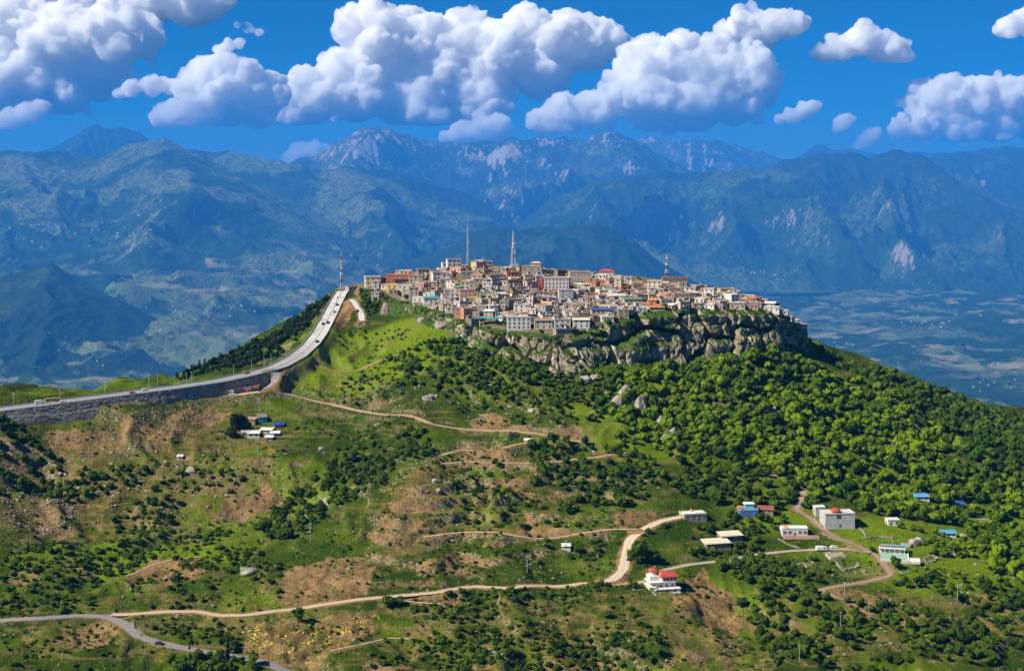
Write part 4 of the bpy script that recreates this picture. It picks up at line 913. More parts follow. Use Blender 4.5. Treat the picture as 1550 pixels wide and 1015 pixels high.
r, _ = special(785, 502, 17, 9, 8.5, 3, 'white', 'pale', 'flat', 'white three-storey villa with stepped terraces at the cliff edge', 'white cliff-edge villa', .05, nwin=5, win='n', extras=False)
b = MB(); b.box((-6, -1.2, 10.5), (5, 6, 4)); b.box((4, 1.5, 10.2), (6, 5, 3.4)); b.box((4, 1.5, 12), (7, 6, .25), 1); b.box((-6, -1.2, 12.6), (5.5, 6.5, .25), 1); b.link('upper_storey', [WM['white'], RFM['orange']], r)
special(822, 498, 13, 8, 6.5, 2, 'cream', 'pinkish', 'shed', 'cream house with a shallow pinkish roof beside the white cliff-edge villa', 'cream cliff-edge house', .1, nwin=3)
special(850, 497, 12, 8, 6, 2, 'white', 'brown', 'flat', 'white house with dark doorways right of the cream cliff-edge house', 'white dark-doored house', .15)
special(880, 497, 12, 8, 6, 2, 'white', 'cream', 'shed', 'white house with a cream sheet roof near the overgrown cliff corner', 'cream-roofed house', 0)
special(856, 459, 11, 8, 10, 3, 'concrete', 'grey', 'flat', 'bare grey concrete building taller than its neighbours in the middle of town', 'bare concrete building', .1, nwin=2, win='s', door=1)
special(707, 457, 12, 8, 9, 3, 'pink', 'rust', 'flat', 'pink three-storey house with dark red trim at the left of town', 'pink three-storey house', .1, nwin=4, win='s')
r, _ = special(604, 428, 22, 10, 6.5, 2, 'terracotta', 'orange', 'flat', 'long terracotta building with an orange roof at the left end of town', 'orange-roofed building', .05, nwin=6, win='s')
special(563, 432, 13, 9, 7, 2, 'cream', 'pale', 'flat', 'cream house with a red door left of the orange-roofed building', 'road-head cream house', .2)
special(594, 442, 9, 7, 5.5, 2, 'yellow', 'pale', 'flat', 'small yellow house above the rocks at the left end of town', 'small yellow house', -.1)
special(627, 413, 12, 9, 7, 2, 'ochre', 'brown', 'flat', 'ochre brown block with a flat overhanging roof behind the orange-roofed building', 'ochre block', .05, nwin=2)
special(595, 406, 9, 7, 5, 1, 'beige', 'pinkish', 'hip', 'brown hip-roofed house rising behind the orange-roofed building', 'brown hip-roofed house', 0)
special(664, 402, 13, 9, 7, 2, 'darkgrey', 'grey', 'flat', 'grey house with large square openings on the left skyline', 'grey skyline house', .15, win='big', nwin=3)
special(1022, 432, 22, 9, 6.5, 2, 'pinkish' if False else 'brown', 'rust', 'flat', 'long modern building with a dark ribbon window under the right mast', 'long modern building', 0, nwin=8, win='n', door=None, extras=False, sides=False)
special(1100, 448, 13, 8, 6, 2, 'yellow', 'brown', 'flat', 'yellow house on the right shoulder of the town', 'yellow right-shoulder house', .2)
special(1143, 458, 9, 7, 3.5, 1, 'beige', 'red', 'hip', 'low house with a flat red roof near the right end of town', 'red-roofed end house', .1)
special(958, 462, 14, 8, 5, 1, 'beige', 'green', 'shed', 'house with a pale green sheet roof right of the blue-roofed house', 'green-roofed house', .05)
special(652, 459, 12, 8, 4.5, 1, 'white', 'teal', 'shed', 'white house with a teal sheet roof above the left rocks', 'teal-roofed house', .1)
special(1115, 474, 12, 8, 4.5, 1, 'cream', 'pale', 'flat', 'cream house with a blue awning on the right cliff edge', 'right cliff-edge house', .1)
awning(r, 8, 2, 2.6, RFM['blue'], -5)
# teal canopy on posts at the cliff edge
x, y, z = at_px(742, 492); r = thing('canopy', 'long thin turquoise canopy on a white post at the cliff edge', 'canopy', (x, y + 4, z), .03); FOOT.append((x, y + 4, 9)); LAND.append(('turquoise canopy', 742, 482))
b = MB(); b.box((0, 0, 5.2), (19, 6, .25)); b.box((0, -3.05, 5.1), (19.2, .12, .6)); b.link('roof', RFM['teal'], r)
for px_, py_ in ((6, -2.6), (-8, -2.4), (-8, 2.4), (6, 2.4)):
    b = MB(); b.box((px_, py_, 1.3), (.5, .5, 7.4)); b.link('post', WM['white'], r)

# ------------------------------------------------------------------ town: the closely packed houses
COLN = [('grey', 24), ('beige', 20), ('stone', 26), ("white", 26), ('pink', 6), ('brown', 11), ('cream', 7), ('darkgrey', 7), ('yellow', 3), ('concrete', 8), ("terracotta", 4), ('teal', 1)]
RFN = [('grey', 18), ('brown', 28), ('pale', 15), ('pinkish', 18), ('rust', 11), ('white', 3), ('green', 1.5), ("orange", 3.5), ('red', 1)]
def pick(l): return random.choices([a for a, _ in l], [b for _, b in l])[0]
NMS = {'darkgrey': 'dark grey', 'stone': 'stone', 'concrete': 'raw concrete'}
front_edge = np.array([q[:2] for q in rim_d])
cand = []
gxs = np.arange(-165, 245, 7.6)
for row, yb in enumerate(np.arange(1003, 1262, 7.0)):
    for xb in gxs + (row % 2) * 4.8:
        x = xb + random.uniform(-1.6, 1.6); y = yb + random.uniform(-1.6, 1.6)
        if not in_poly(np.array([x]), np.array([y]), PLATEAU)[0]: continue
        if np.min(np.hypot(front_edge[:, 0] - x, front_edge[:, 1] - y)) < 4.4: continue
        cand.append((x, y))
cand.sort(key=lambda q: q[1] + random.uniform(-45, 45)); extra = []; gen = []
for x, y in cand:
    if len(gen) + len(extra) >= 470: break
    if random.random() < 0.03: continue
    w = random.choice((6, 7, 7.5, 8, 9, 10, 12)); d = random.choice((6, 7, 8, 8.5))
    if any(math.hypot(x - a, y - b) < (c + w * 0.38) for a, b, c in FOOT): continue
    fl = random.choices((1, 2, 3), (7.5, 3, .25))[0]; h = fl * random.uniform(2.6, 2.9) + .2
    if not visible(x, y, float(zat(x, y)), h * 0.8): continue
    rz = random.gauss(0.02, 0.33); wl = pick(COLN); rf = pick(RFN)
    shp = 'hip' if rf == 'red' else ('shed' if rf in ('green', 'white', 'orange') and fl < 3 else 'flat')
    if len(gen) >= 262:                                 # past the nameable ones: gathered into one dense backdrop of roofs
        FOOT.append((x, y, max(w, d) * 0.37)); extra.append((x, y, rz, w, d, h, fl, wl, rf)); continue
    f0 = len(FOOT); r = house(x, y, rz, w, d, h, fl, wl, rf, shp, door=random.choice((0, 1)), win=random.choice(('n', 'n', 's', 'w')), par=random.choice((.35, .5, .8)))
    FOOT[f0] = (x, y, max(w, d) * 0.37)
    gen.append((r, x, y, w, h, fl, wl, rf, shp))
mk_ = list(WM) ; mr_ = list(RFM); b = MB()
for x, y, rz, w, d, h, fl, wl, rf in extra:
    c_, s_ = math.cos(rz), math.sin(rz); z = float(zat(x, y)); b.box((x, y, z + h / 2 - 1), (w, d, h + 2), mk_.index(wl), rz); b.box((x, y, z + h + .15), (w + .6, d + .6, .3), len(mk_) + mr_.index(rf), rz)
    for o_ in (-1, 1): b.box((x - o_ * s_ * d / 2, y + o_ * c_ * d / 2, z + h + .5), (w + .4, .22, .45), mk_.index(wl), rz); b.box((x + o_ * c_ * w / 2, y + o_ * s_ * w / 2, z + h + .5), (.22, d + .2, .45), mk_.index(wl), rz)
    nw = max(1, int(w / 3.2))
    for f in range(fl):
        for k in range(nw):
            xk = (k + .5) / nw * w - w / 2; yk = -d / 2 - .03; b.box((x + c_ * xk - s_ * yk, y + s_ * xk + c_ * yk, z + h / fl * (f + .55)), (1.1, .14, 1.3), len(mk_) + len(mr_), rz)
tag(b.link('packed_houses', [WM[k] for k in mk_] + [RFM[k] for k in mr_] + [m_glass]), kind='stuff')
print('houses', len(gen), len(extra), round(time.time() - T0, 1))
MASTS = [(516, 437, 379, 'lattice mast at the left end of town'), (708, 391, 330, 'tallest lattice mast'), (777, 402, 346, 'lattice mast right of the tallest'), (1010, 426, 383, 'right lattice mast')]
LAND += [('left road-head mast', 516, 430), ('tallest mast', 708, 398), ('second tallest mast', 777, 404)]
ORD = ['', 'second ', 'third ', 'fourth ', 'fifth ', 'sixth ', 'seventh ', 'eighth ', 'ninth ', 'tenth ']
cls = {}
for it in gen:
    r, x, y, w, h, fl, wl, rf, shp = it; px, py = proj(x, y, r.location.z + h / 2)
    sn, lx, ly = min(LAND, key=lambda q: math.hypot((q[1] - px), (q[2] - py) * 1.6)); dx_, dy_ = px - lx, (py - ly) * 1.6
    side = ('right of' if dx_ > 0 else 'left of') if abs(dx_) > abs(dy_) else ('below' if dy_ > 0 else 'above')
    rfd = {'hip': f'{rf}-hipped', 'shed': f'{rf}-sheeted'}.get(shp, f'{rf}-roofed')
    key = (NMS.get(wl, wl), ('one', 'two', 'three')[fl - 1], rfd, side, sn); cls.setdefault(key, []).append((math.hypot(dx_, dy_), it))
for key, l in cls.items():
    l.sort(key=lambda q: q[0])
    for k, (_, it) in enumerate(l):
        c_, f_, rf_, side, sn = key; pre = ('nearest ' if len(l) > 1 else '') if k == 0 else ORD[k].replace(' ', '-nearest ')
        tag(it[0], ' '.join(f'{pre}{c_} {f_}-storey {rf_} house {side} the {sn}'.split()[:16]), 'house', 'closely packed houses of the hilltop town')

# ------------------------------------------------------------------ lattice masts
m_mast = flat_mat('mast_steel', (0.62, 0.62, 0.62), .6, .15, 1, .4)
def mast(px, py, ptop, label, red=True, wbase=2.6, dishes=3, rg=random.Random(4)):
    x, y, z = at_px(px, py); y += 6; z = float(zat(x, y)); top = P(px, ptop, y)[2]; H = top - z
    r = thing('lattice_mast', label, 'mast', (x, y, z), .4)
    n = max(6, int(H / 3.2)); mk = [m_mast, m_redp] if red else [m_mast, m_mast]
    b = MB(); cr = ((-1, -1), (1, -1), (1, 1), (-1, 1)); wv = lambda k: (wbase * (1 - k / n) ** 0.9 + 0.55) / 2
    for k in range(n):
        z0, z1 = H * .93 * k / n, H * .93 * (k + 1) / n; a0, a1 = wv(k), wv(k + 1); mi = (k * 7 // n) % 2
        for i in range(4):
            p0 = (cr[i][0] * a0, cr[i][1] * a0, z0); p1 = (cr[i][0] * a1, cr[i][1] * a1, z1); q1 = (cr[(i+1) % 4][0] * a1, cr[(i+1) % 4][1] * a1, z1); q0 = (cr[(i+1) % 4][0] * a0, cr[(i+1) % 4][1] * a0, z0)
            b.bar(p0, p1, .14, mi); b.bar(p0, q1, .075, mi); b.bar(q0, p1, .075, mi); b.bar(p1, q1, .075, mi)
    b.link('lattice_frame', mk, r)
    b = MB(); b.bar((0, 0, H * .93), (0, 0, H), .09, 0, 6, .04); b.link('antenna', [m_whitep], r)
    for i in range(dishes):
        zz_ = H * rg.choice((.42, .55, .63, .74, .83)); an = rg.uniform(-2.6, -.5); b = MB(); b.lathe((0, 0, 0), [(.1, 0), (.55, .05), (.62, .3), (.6, .5)], 10)
        o = b.link('dish_antenna', m_whitep, r, (math.cos(an) * 1.1, math.sin(an) * 1.1, zz_)); o.rotation_euler = (R(90), 0, an + R(90))
    b = MB(); k = int(n * .45); b.box((0, 0, H * .93 * k / n), (wv(k) * 2 + 1.6, wv(k) * 2 + 1.6, .15)); b.link('platform', m_steel, r); return r
mast(516, 440, 379, 'pale and rusty-red lattice mast at the top of the climbing highway', True, 1.7)
mast(708, 398, 330, 'tallest grey lattice mast on the town crest', False, 5.0, 5)
mast(777, 408, 346, 'slender lattice mast right of the tallest one, above the brown stone house', False, 3.0, 5)
mast(1010, 430, 383, 'pale and rusty-red lattice mast on the long modern building at right', True, 1.9, 3)

# ------------------------------------------------------------------ buildings on the slopes
def g3(px, py): return at_px(px, py)
# villa with red roofs on the bend of the lower road
x, y, z = g3(1003, 893); V = thing('villa', 'white terraced villa with crimson roofs beside the lower road bend', 'villa', (x, y + 5, z + 1.2), .22); FOOT.append((x, y + 3, 11)); FOOT.append((x - 2, y - 7, 9))
b = MB(); b.box((0, 0, 0), (13, 8, 6)); b.box((-2, 2, 4), (10, 7, 3.4)); b.box((-7, -2, -1), (4, 9, 4)); b.box((1, -5, -1.5), (14, 5, 3)); b.link('wall', WM['white'], V)
b = MB(); b.box((-1, -.2, 3.15), (15, 9.6, .3)); b.box((1, -5, .15), (14.6, 5.6, .25)); b.box((-7, -2, 1.15), (4.6, 9.6, .25)); b.link('terrace_slab', WM['white'], V)
b = MB(); b.hip((3, -1, 5.9), 10.5, 8, 2.4, 0, .5); b.box((3, -1, 5.8), (10, 7.6, .22)); b.link('roof', RFM['red'], V)
b = MB(); b.box((3, -1, 4.5), (8.4, 6, 2.5)); b.link('upper_storey', WM['white'], V)
b = MB(); b.lathe((-4, 2.5, 5.6), [(2.2, 0), (2.2, 2.2)], 12, 0); b.lathe((-4, 2.5, 7.8), [(3.0, 0), (2.6, .7), (1.4, 1.3), (.2, 1.6)], 12, 1); b.link('roof_pavilion', [WM['white'], RFM['red']], V)
link('water_tank', OTANK, V, (-1.2, -1, 5.7))
for k in range(4): link('window', WIN['n'], V, (0.2 + k * 1.9, -4.02, 4.5)); link('window', WIN['n'], V, (-5 + k * 3.2, -4.02, 1.0))
for k in range(3): link('window', WIN['big'], V, (-4 + k * 4.5, -7.52, -.9))
b = MB(); b.box((0, -9.5, -4), (15, .6, 5)); b.box((-7.6, -5, -3.2), (.6, 9, 5)); b.box((4, -8.2, -3), (7, 2.4, 2.4)); b.link('terrace_wall', WM['concrete'], V)
b = MB(); b.box((0, -8.0, -2.2), (14, 2.2, .25)); b.box((-1, -9.2, -1.7), (13, .12, .9)); b.link('lower_terrace', WM['white'], V)
# low houses along the dirt road and lane
def lowhouse(px, py, w, d, h, wall, roof, label, rz=0., name='house', shape='flat', **kw):
    x, y, z = g3(px, py); return house(x, y + d / 2, rz, w, d, h, 1, wall, roof, shape, name, label, 'house' if name == 'house' else name.replace('_', ' '), **kw)
r = lowhouse(1050, 790, 14, 8.5, 3.6, 'stone', 'white', 'low white flat-roofed house with orange tank at the end of the dirt road', .25, extras=False, nwin=4); link('water_tank', OTANK, r, (0, 2.5, 3.9))
lowhouse(1085, 831, 15, 8, 3.4, 'stone', 'cream', 'nearer of two cream-roofed sheds by the lane, open at the front', .25, 'shed', 'shed', nwin=5, door=None)
lowhouse(1106, 821, 13, 7.5, 3.8, 'darkgrey', 'cream', 'farther of two cream-roofed sheds, set behind the other', .25, 'shed', 'shed', nwin=3, door=None)
r = lowhouse(1133, 782, 11, 7, 3.6, 'blue', 'white', 'blue and white house with a small upper room and red corner among the trees', .1, extras=False, nwin=3)
b = MB(); b.box((1.0, 1.5, 5.2), (5.5, 4.5, 2.8), 0); b.box((1.0, 1.5, 6.75), (6.3, 5.3, .25), 1); b.box((-4.8, 0, 4.6), (2.6, 3, 1.5), 2); b.link('upper_room', [WM['teal'], RFM['white'], RFM['orange']], r)
lowhouse(1160, 778, 9, 6, 3.0, 'brown', 'rust', 'brown rusty-roofed hut right of the blue and white house', -.2, 'hut', 'shed', nwin=2)
r = lowhouse(1203, 812, 15, 6.5, 4.2, 'white', 'white', 'long white house with a verandah in the middle of the meadow', .02, extras=False, nwin=5, win='big')
b = MB(); b.box((3, -6.6, 0.1), (21, .5, 2.2)); b.link('verandah_wall', WM['pink'], r); b = MB(); b.box((-4.5, -.2, 4.75), (2.6, 6.9, .1)); b.link('roof_patch', RFM['orange'], r)
r = lowhouse(1270, 800, 18, 11, 8.2, 'concrete', 'pale', 'big windowless grey concrete block with a red dome on its roof', .10, 'concrete_block', extras=False, nwin=1, door=1, sides=False)
b = MB(); b.lathe((-1.5, -1.5, 8.4), [(2.5, 0), (2.5, 1.0), (3.1, 1.1), (2.6, 2.0), (1.6, 2.7), (.2, 3.1)], 14); b.link('roof_dome', RFM['red'], r); b = MB(); b.box((-1.0, -5.6, 7.2), (2.4, .25, 2.6)); b.link('hatch', m_mdoor, r)
lowhouse(1241, 781, 6, 5.5, 5.2, 'concrete', 'white', 'small grey annex with a white roof left of the red-domed concrete block', .1, 'annex', nwin=1, extras=False)
# pavilion and mint courtyard
x, y, z = g3(1352, 838); r = thing('pavilion', 'long low pavilion with red, white and turquoise roof strips behind a mint pool', 'pavilion', (x, y + 3, z), -.22); FOOT.append((x, y, 12)); FOOT.append((x + 5, y - 8, 11))
for k, (mm, x0, dz) in enumerate(((RFM['white'], 0, 0), (RFM['rust'], -.5, .45), (RFM['skyblue'], -1.2, .9))):
    b = MB(); b.box((x0, k * 1.9 - 2, 3.1 + dz), (15 - k * 2.2, 2.0, .2)); b.link('roof', mm, r)
b = MB(); b.box((6.3, 1.2, 3.9), (3.2, 3.4, .25)); b.link('roof', RFM['teal'], r)
b = MB(); b.box((0, .8, 1.4), (14, 4.4, 3.4)); b.link('wall', WM['white'], r)
for k in range(6):
    b = MB(); b.box((-6.9 + k * 2.76, -2.8, 1.3), (.25, .25, 3.6)); b.link('post', WM['white'], r)
b = MB(); b.box((1, -5.2, -.5), (15, 10, 1.6), 0); b.box((1, -10.4, -.2), (15.6, .5, 2.0), 1); b.box((8.7, -5.0, -.2), (.5, 10, 2.0), 1); b.box((12, -8, -.35), (6, 5, 1.5), 1)
o = b.link('courtyard', [flat_mat('mint_paving', (0.25, 0.37, 0.27), .6, .15, .4), WM['white']], r, (0, -2.4, .25)); o.rotation_euler = (R(11), 0, 0)
# tilted grey stone slabs by the lane
def huts(px, py, w, d, h, wall, roof, label, rz=0., shape='shed', name='hut', **kw): return lowhouse(px, py, w, d, h, wall, roof, label, rz, name, shape, **kw)
huts(1396, 757, 9, 5, 2.6, 'white', 'skyblue', 'blue-roofed hut among the trees, highest on the right slope', .05, nwin=2)
huts(1452, 769, 7, 5, 2.6, 'terracotta', 'blue', 'blue and orange hut half hidden by trees on the right slope', -.1, nwin=2)
huts(1436, 812, 8.5, 4, 2.4, 'white', 'skyblue', 'long blue-roofed hut at the top of the right meadow', .0, nwin=3)
huts(1352, 795, 7, 5, 3.2, 'white', 'white', 'tiny white house between the concrete block and the trees', .1, 'flat', nwin=2, extras=False)
huts(1487, 797, 11, 6, 3.2, 'terracotta', 'grey', 'orange-walled shed with a long grey roof near the right edge', .05, nwin=3)
huts(1382, 700, 5, 4, 2.6, 'stone', 'grey', 'small grey stone hut lost in the forest on the right', .0, nwin=1) if False else None
huts(857, 832, 4.5, 2.6, 1.7, 'white', 'white', 'small white shed alone below the lowest terrace', .02, nwin=1)
huts(800, 670, 5, 2.8, 1.8, 'white', 'white', 'small white hut beside the upper terrace path', -.05, nwin=1)
huts(272, 695, 3.2, 2.6, 2.0, 'white', 'white', 'tiny white hut alone on the left slope', .1, nwin=1)
# the huddle of roofs under the highway
HUD = [(383, 663, 8, 6, 'white', 'white', 'large white-roofed hut of the huddle under the highway', .1), (403, 656, 8, 5, 'grey', 'white', 'white-roofed hut in the centre of the huddle under the highway', -.2), (416, 661, 6, 4, 'blue', 'white', 'white-roofed blue-walled hut right in the huddle under the highway', .1), (371, 660, 5, 4, 'grey', 'pale', 'pale-roofed hut left in the huddle beside the dark trees', .2), (421, 648, 7, 4.5, 'grey', 'blue', 'blue-roofed hut at the upper right of the huddle', .25), (395, 640, 6, 9, 'teal', 'brown', 'brown-roofed teal-walled hut at the top of the huddle', .3), (380, 641, 7, 5, 'brown', 'pinkish', 'pinkish-roofed brown hut at the upper left of the huddle', -.3), (407, 667, 5, 3.5, 'grey', 'white', 'lowest small white-roofed hut of the huddle', .0)]
for px, py, w_, d_, wl, rf, lb, rz in HUD: huts(px, py, w_, d_, 2.6, wl, rf, lb, rz, nwin=2)
# kiosks against the retaining wall
def kiosk(px, py, w, d, h, wall, roof, shape, name, label, cat, **kw):
    x, y, z = g3(px, py); return house(x, y + d / 2 + 1.0, .13, w, d, h, 1, wall, roof, shape, name, label, cat, z=z + .1, extras=False, **kw)
kiosk(345, 598, 7, 3.4, 3, 'white', 'white', 'flat', 'kiosk', 'small white kiosk against the stone retaining wall', 'kiosk', nwin=2)
kiosk(366, 595, 12, 3.6, 3.6, 'darkgrey', 'pale', 'flat', 'roadside_shop', 'dark open-fronted roadside shop with pale roof below the highway', 'shop', nwin=4, win='big', door=1, sides=False)
r = kiosk(383, 592, 7, 3.6, 3.6, 'teal', 'rust', 'shed', 'roadside_shop', 'roadside shop with a rust-red roof and awning next to the ramp', 'shop', nwin=2, win='big'); awning(r, 7, 2, 2.9, RFM['rust'], -1.8)

# ------------------------------------------------------------------ far villages: white houses on the valley sides
b = MB(); b.box((0, 0, 2.5), (14, 9, 9)); FARW = b.mesh('wall', WM['white']); b = MB(); b.hip((0, 0, 7), 15.5, 10.5, 3.0); FARR = b.mesh('roof', RFM['pinkish']); b = MB(); b.box((0, 0, 7.2), (15, 10, .5)); FARF = b.mesh('roof', RFM['pale'])
from mathutils.bvhtree import BVHTree
def far_ground(px, py):
    d = Vector(ray(px, py)).normalized(); o_ = Vector((0, 0, CZ)); best = None
    for ob_, X, Y, Zr in ranges:
        if ob_ not in _bv: _bv[ob_] = BVHTree.FromObject(ob_, bpy.context.evaluated_depsgraph_get())
        h_ = _bv[ob_].ray_cast(o_, d)
        if h_[0] is not None and (best is None or h_[3] < best[1]): best = (h_[0], h_[3])
    if vf not in _bv: _bv[vf] = BVHTree.FromObject(vf, bpy.context.evaluated_depsgraph_get())
    h_ = _bv[vf].ray_cast(o_, d)
    if h_[0] is not None and (best is None or h_[3] < best[1]): best = (h_[0], h_[3])
    return best[0] if best else None
_bv = {}
CLUS = [(60, 345, 60, 14, 16, 'on the far left mountainside'), (170, 355, 70, 20, 26, 'in the long village on the far left mountainside'), (210, 375, 30, 8, 14, 'at the lower end of the far left village'), (150, 338, 40, 6, 6, 'above the far left village'), (130, 540, 90, 20, 14, 'in the valley behind the highway'), (330, 475, 70, 14, 16, 'in the valley left of the hill'),
        (1180, 415, 70, 8, 12, 'at the foot of the right mountain'), (1400, 490, 70, 18, 18, 'among the fields right of the hill'), (1330, 560, 60, 20, 12, 'low in the right-hand valley'), (1500, 585, 40, 14, 12, 'in the valley at the right edge'), (1260, 520, 30, 16, 5, 'beyond the right cliff corner'), (700, 365, 60, 10, 0, '')]
for cx_, cy__, sx_, sy_, n_, wh in CLUS:
    for k in range(n_):
        q = far_ground(cx_ + random.gauss(0, sx_ * .5), cy__ + random.gauss(0, sy_ * .5))
        if q is None or q.y < 7000: continue
        s_ = random.uniform(.55, 1.0) * (q.y / 11000); r = thing('village_house', f'tiny white house {wh}', 'village house', (q.x, q.y, q.z - .8), random.uniform(-.5, .5), f'distant white houses {wh}'); r.scale = (s_ * random.uniform(.8, 1.5), s_, s_)
        link('wall', FARW, r); link('roof', random.choice((FARR, FARF, FARF)), r)
print('buildings', round(time.time() - T0, 1))
# ------------------------------------------------------------------ foliage
def leaf_mat(name, dark, light, warm):
    t = NT(name); p = t.pos(); tint = t.attr('tint', 'Fac'); rnd = t.n('ShaderNodeObjectInfo').outputs['Random']
    f = t.math('FRACT', t.math('ADD', tint, rnd)); n1 = t.noise(0.9, 3, .6, p); n2 = t.noise(0.02, 3, .6, p)
    c = t.mix(t.ramp(t.math('ADD', t.math('MULTIPLY', f, .7), t.math('MULTIPLY', n2, .6)), .25, 1.0), dark, light); c = t.mix(t.math('MULTIPLY', t.ramp(n1, .55, .75), .6), c, warm)
    d = t.n('ShaderNodeBsdfPrincipled'); t.lk(c, d.inputs['Base Color']); d.inputs['Roughness'].default_value = .75; d.inputs['Specular IOR Level'].default_value = .12
    tr = t.n('ShaderNodeBsdfTranslucent'); t.lk(c, tr.inputs[0]); m = t.n('ShaderNodeMixShader'); m.inputs[0].default_value = .28
    t.lk(d.outputs[0], m.inputs[1]); t.lk(tr.outputs[0], m.inputs[2]); t.lk(m.outputs[0], t.out.inputs[0]); return t.m
LM = {'forest': leaf_mat('oak_leaves', (0.040, 0.095, 0.003), (0.175, 0.270, 0.003), (0.260, 0.340, 0.008)), 'scrub': leaf_mat('scrub_leaves', (0.024, 0.060, 0.002), (0.085, 0.145, 0.005), (0.120, 0.18, 0.007)), 'dark': leaf_mat('evergreen_leaves', (0.008, 0.022, 0.006), (0.018, 0.042, 0.010), (0.03, 0.055, 0.012))}
m_bark = flat_mat('bark', (0.10, 0.07, 0.05), .9, .3, 2)

def crown_np(seed, lobes=6, leaves=130, squash=.85, conical=0.0, leaf=.16, core=.92):
    """a unit crown (radius about 1, base at z=0): lumpy inner mass wrapped in loose leaf clumps"""
    rg = np.random.default_rng(seed); V = []; Fq = []; n = 0; L = []
    for i in range(lobes):
        if conical: zc = rg.uniform(.1, 1.0) * conical; rr = rg.uniform(.38, .55) * (1.12 - zc / conical * .85); c = np.array([rg.normal() * .10, rg.normal() * .10, zc + .2])
        elif i == 0: c = np.array([0, 0, .75]); rr = .62
        else:
            a = rg.uniform(0, 6.28); q = rg.uniform(.3, .62); c = np.array([math.cos(a) * q, math.sin(a) * q, rg.uniform(.42, 1.12)]); rr = rg.uniform(.32, .52)
        L.append((c, rr)); d = IV1 * (1 + .22 * rg.normal(size=(len(IV1), 1))) * rr * core; d[:, 2] *= squash; V.append(d + c); Fq.append(np.c_[IF1, IF1[:, 2]] + n); n += len(IV1)
    for k in range(leaves):
        c, rr = L[rg.integers(len(L))]; d = rg.normal(size=3); d[2] = d[2] * .8 + .3; d /= np.linalg.norm(d); q = c + d * rr * rg.uniform(.86, 1.12) * np.array([1, 1, squash])
        m = d + rg.normal(size=3) * .55; m /= np.linalg.norm(m); u = np.cross(m, rg.normal(size=3)); u /= np.linalg.norm(u); v = np.cross(m, u); s1, s2 = leaf * rg.uniform(.7, 1.5), leaf * rg.uniform(.6, 1.2)
        V.append(np.array([q - u * s1 - v * s2 * .4, q + u * s1 * .3 - v * s2, q + u * s1 + v * s2 * .4, q - u * s1 * .3 + v * s2])); Fq.append(np.array([[0, 1, 2, 3]]) + n); n += 4
    V = np.concatenate(V); V[:, 2] -= V[:, 2].min(); return V, np.concatenate(Fq)
def to_mesh(name, V, Fq, mat, tint):
    tri = Fq[:, 2] == Fq[:, 3]; me = bpy.data.meshes.new(name)
    fs = Fq.ravel()[~(np.stack([tri * 0, tri * 0, tri * 0, tri], 1).astype(bool).ravel())]; tot = np.where(tri, 3, 4).astype(np.int32); st = np.r_[0, np.cumsum(tot)[:-1]].astype(np.int32)
    me.vertices.add(len(V)); me.vertices.foreach_set('co', V.astype(np.float32).ravel()); me.loops.add(len(fs)); me.loops.foreach_set('vertex_index', fs.astype(np.int32))
    me.polygons.add(len(tot)); me.polygons.foreach_set('loop_start', st); me.polygons.foreach_set('loop_total', tot); me.materials.append(mat); me.update(calc_edges=True)
    a = me.attributes.new('tint', 'FLOAT', 'POINT'); a.data.foreach_set('value', np.broadcast_to(np.asarray(tint, np.float32), (len(V),)).copy()); return me
KIND = {'tree': [crown_np(200 + i, 7, 150) for i in range(6)], 'shrub': [crown_np(300 + i, 5, 80, .7, leaf=.2) for i in range(5)], 'pine': [crown_np(400 + i, 9, 120, .9, 2.6, .17) for i in range(4)], 'cypress': [crown_np(500 + i, 8, 90, 1.5, 3.6, .14) for i in range(3)], 'far': [crown_np(600 + i, 5, 40, leaf=.2) for i in range(5)]}
b = MB(); b.bar((0, 0, -.6), (0.03, 0, .5), .10, 0, 7, .06); b.bar((0.03, 0, .45), (.3, .1, .95), .05, 0, 5, .02); b.bar((0.03, 0, .45), (-.25, .18, .9), .05, 0, 5, .02); b.bar((0.03, 0, .4), (.0, -.28, .9), .045, 0, 5, .02); TRUNK = b.mesh('trunk', m_bark)
OCC = {}
def free(x, y, r):
    k = (int(x // 8), int(y // 8))
    for i in (-1, 0, 1):
        for j in (-1, 0, 1):
            for a, b_, c in OCC.get((k[0] + i, k[1] + j), ()):
                if (a - x) ** 2 + (b_ - y) ** 2 < ((c + r) * .72) ** 2: return False
    return True
def occ(x, y, r): OCC.setdefault((int(x // 8), int(y // 8)), []).append((x, y, r))
FA = np.array(FOOT)
PLANTS = []                                            # kind, leaf, x, y, z, radius, label, group
def grow(poly, kind, leaf, n, r0, r1, label, group, clump=0.0, world=False, cs=40.0, seed=0, tol=1.0, off=0.0):
    gp = poly if world else gpoly(poly); xs = [q[0] for q in gp]; ys = [q[1] for q in gp]; k = 0
    X = rng.uniform(min(xs), max(xs), n * 6); Y = rng.uniform(min(ys), max(ys), n * 6); ok = in_poly(X, Y, gp)
    if clump: ok &= (fbm2(X / cs, Y / cs, 3, 400 + seed) + 0.35 * fbm2(X / 9, Y / 9, 2, 500 + seed)) > (clump - .5)
    X, Y = X[ok], Y[ok]; Zv = zat(X, Y); zn = zat(X, Y, zone)
    for x, y, z, q in zip(X, Y, Zv, zn):
        if k >= n: break
        r = random.uniform(r0, r1)
        if q > .4 or not free(x, y, r * tol): continue
        if len(FA) and np.min(np.hypot(FA[:, 0] - x, FA[:, 1] - y) - FA[:, 2]) < r * .5: continue
        occ(x, y, r * tol); PLANTS.append((kind, leaf, x, y, z - .15 * r + off, r, label, group)); k += 1
def one(px, py, kind, leaf, r, label, group=None):
    x, y, z = g3(px, py); occ(x, y, r); PLANTS.append((kind, leaf, x, y, z - .1, r, label, group))
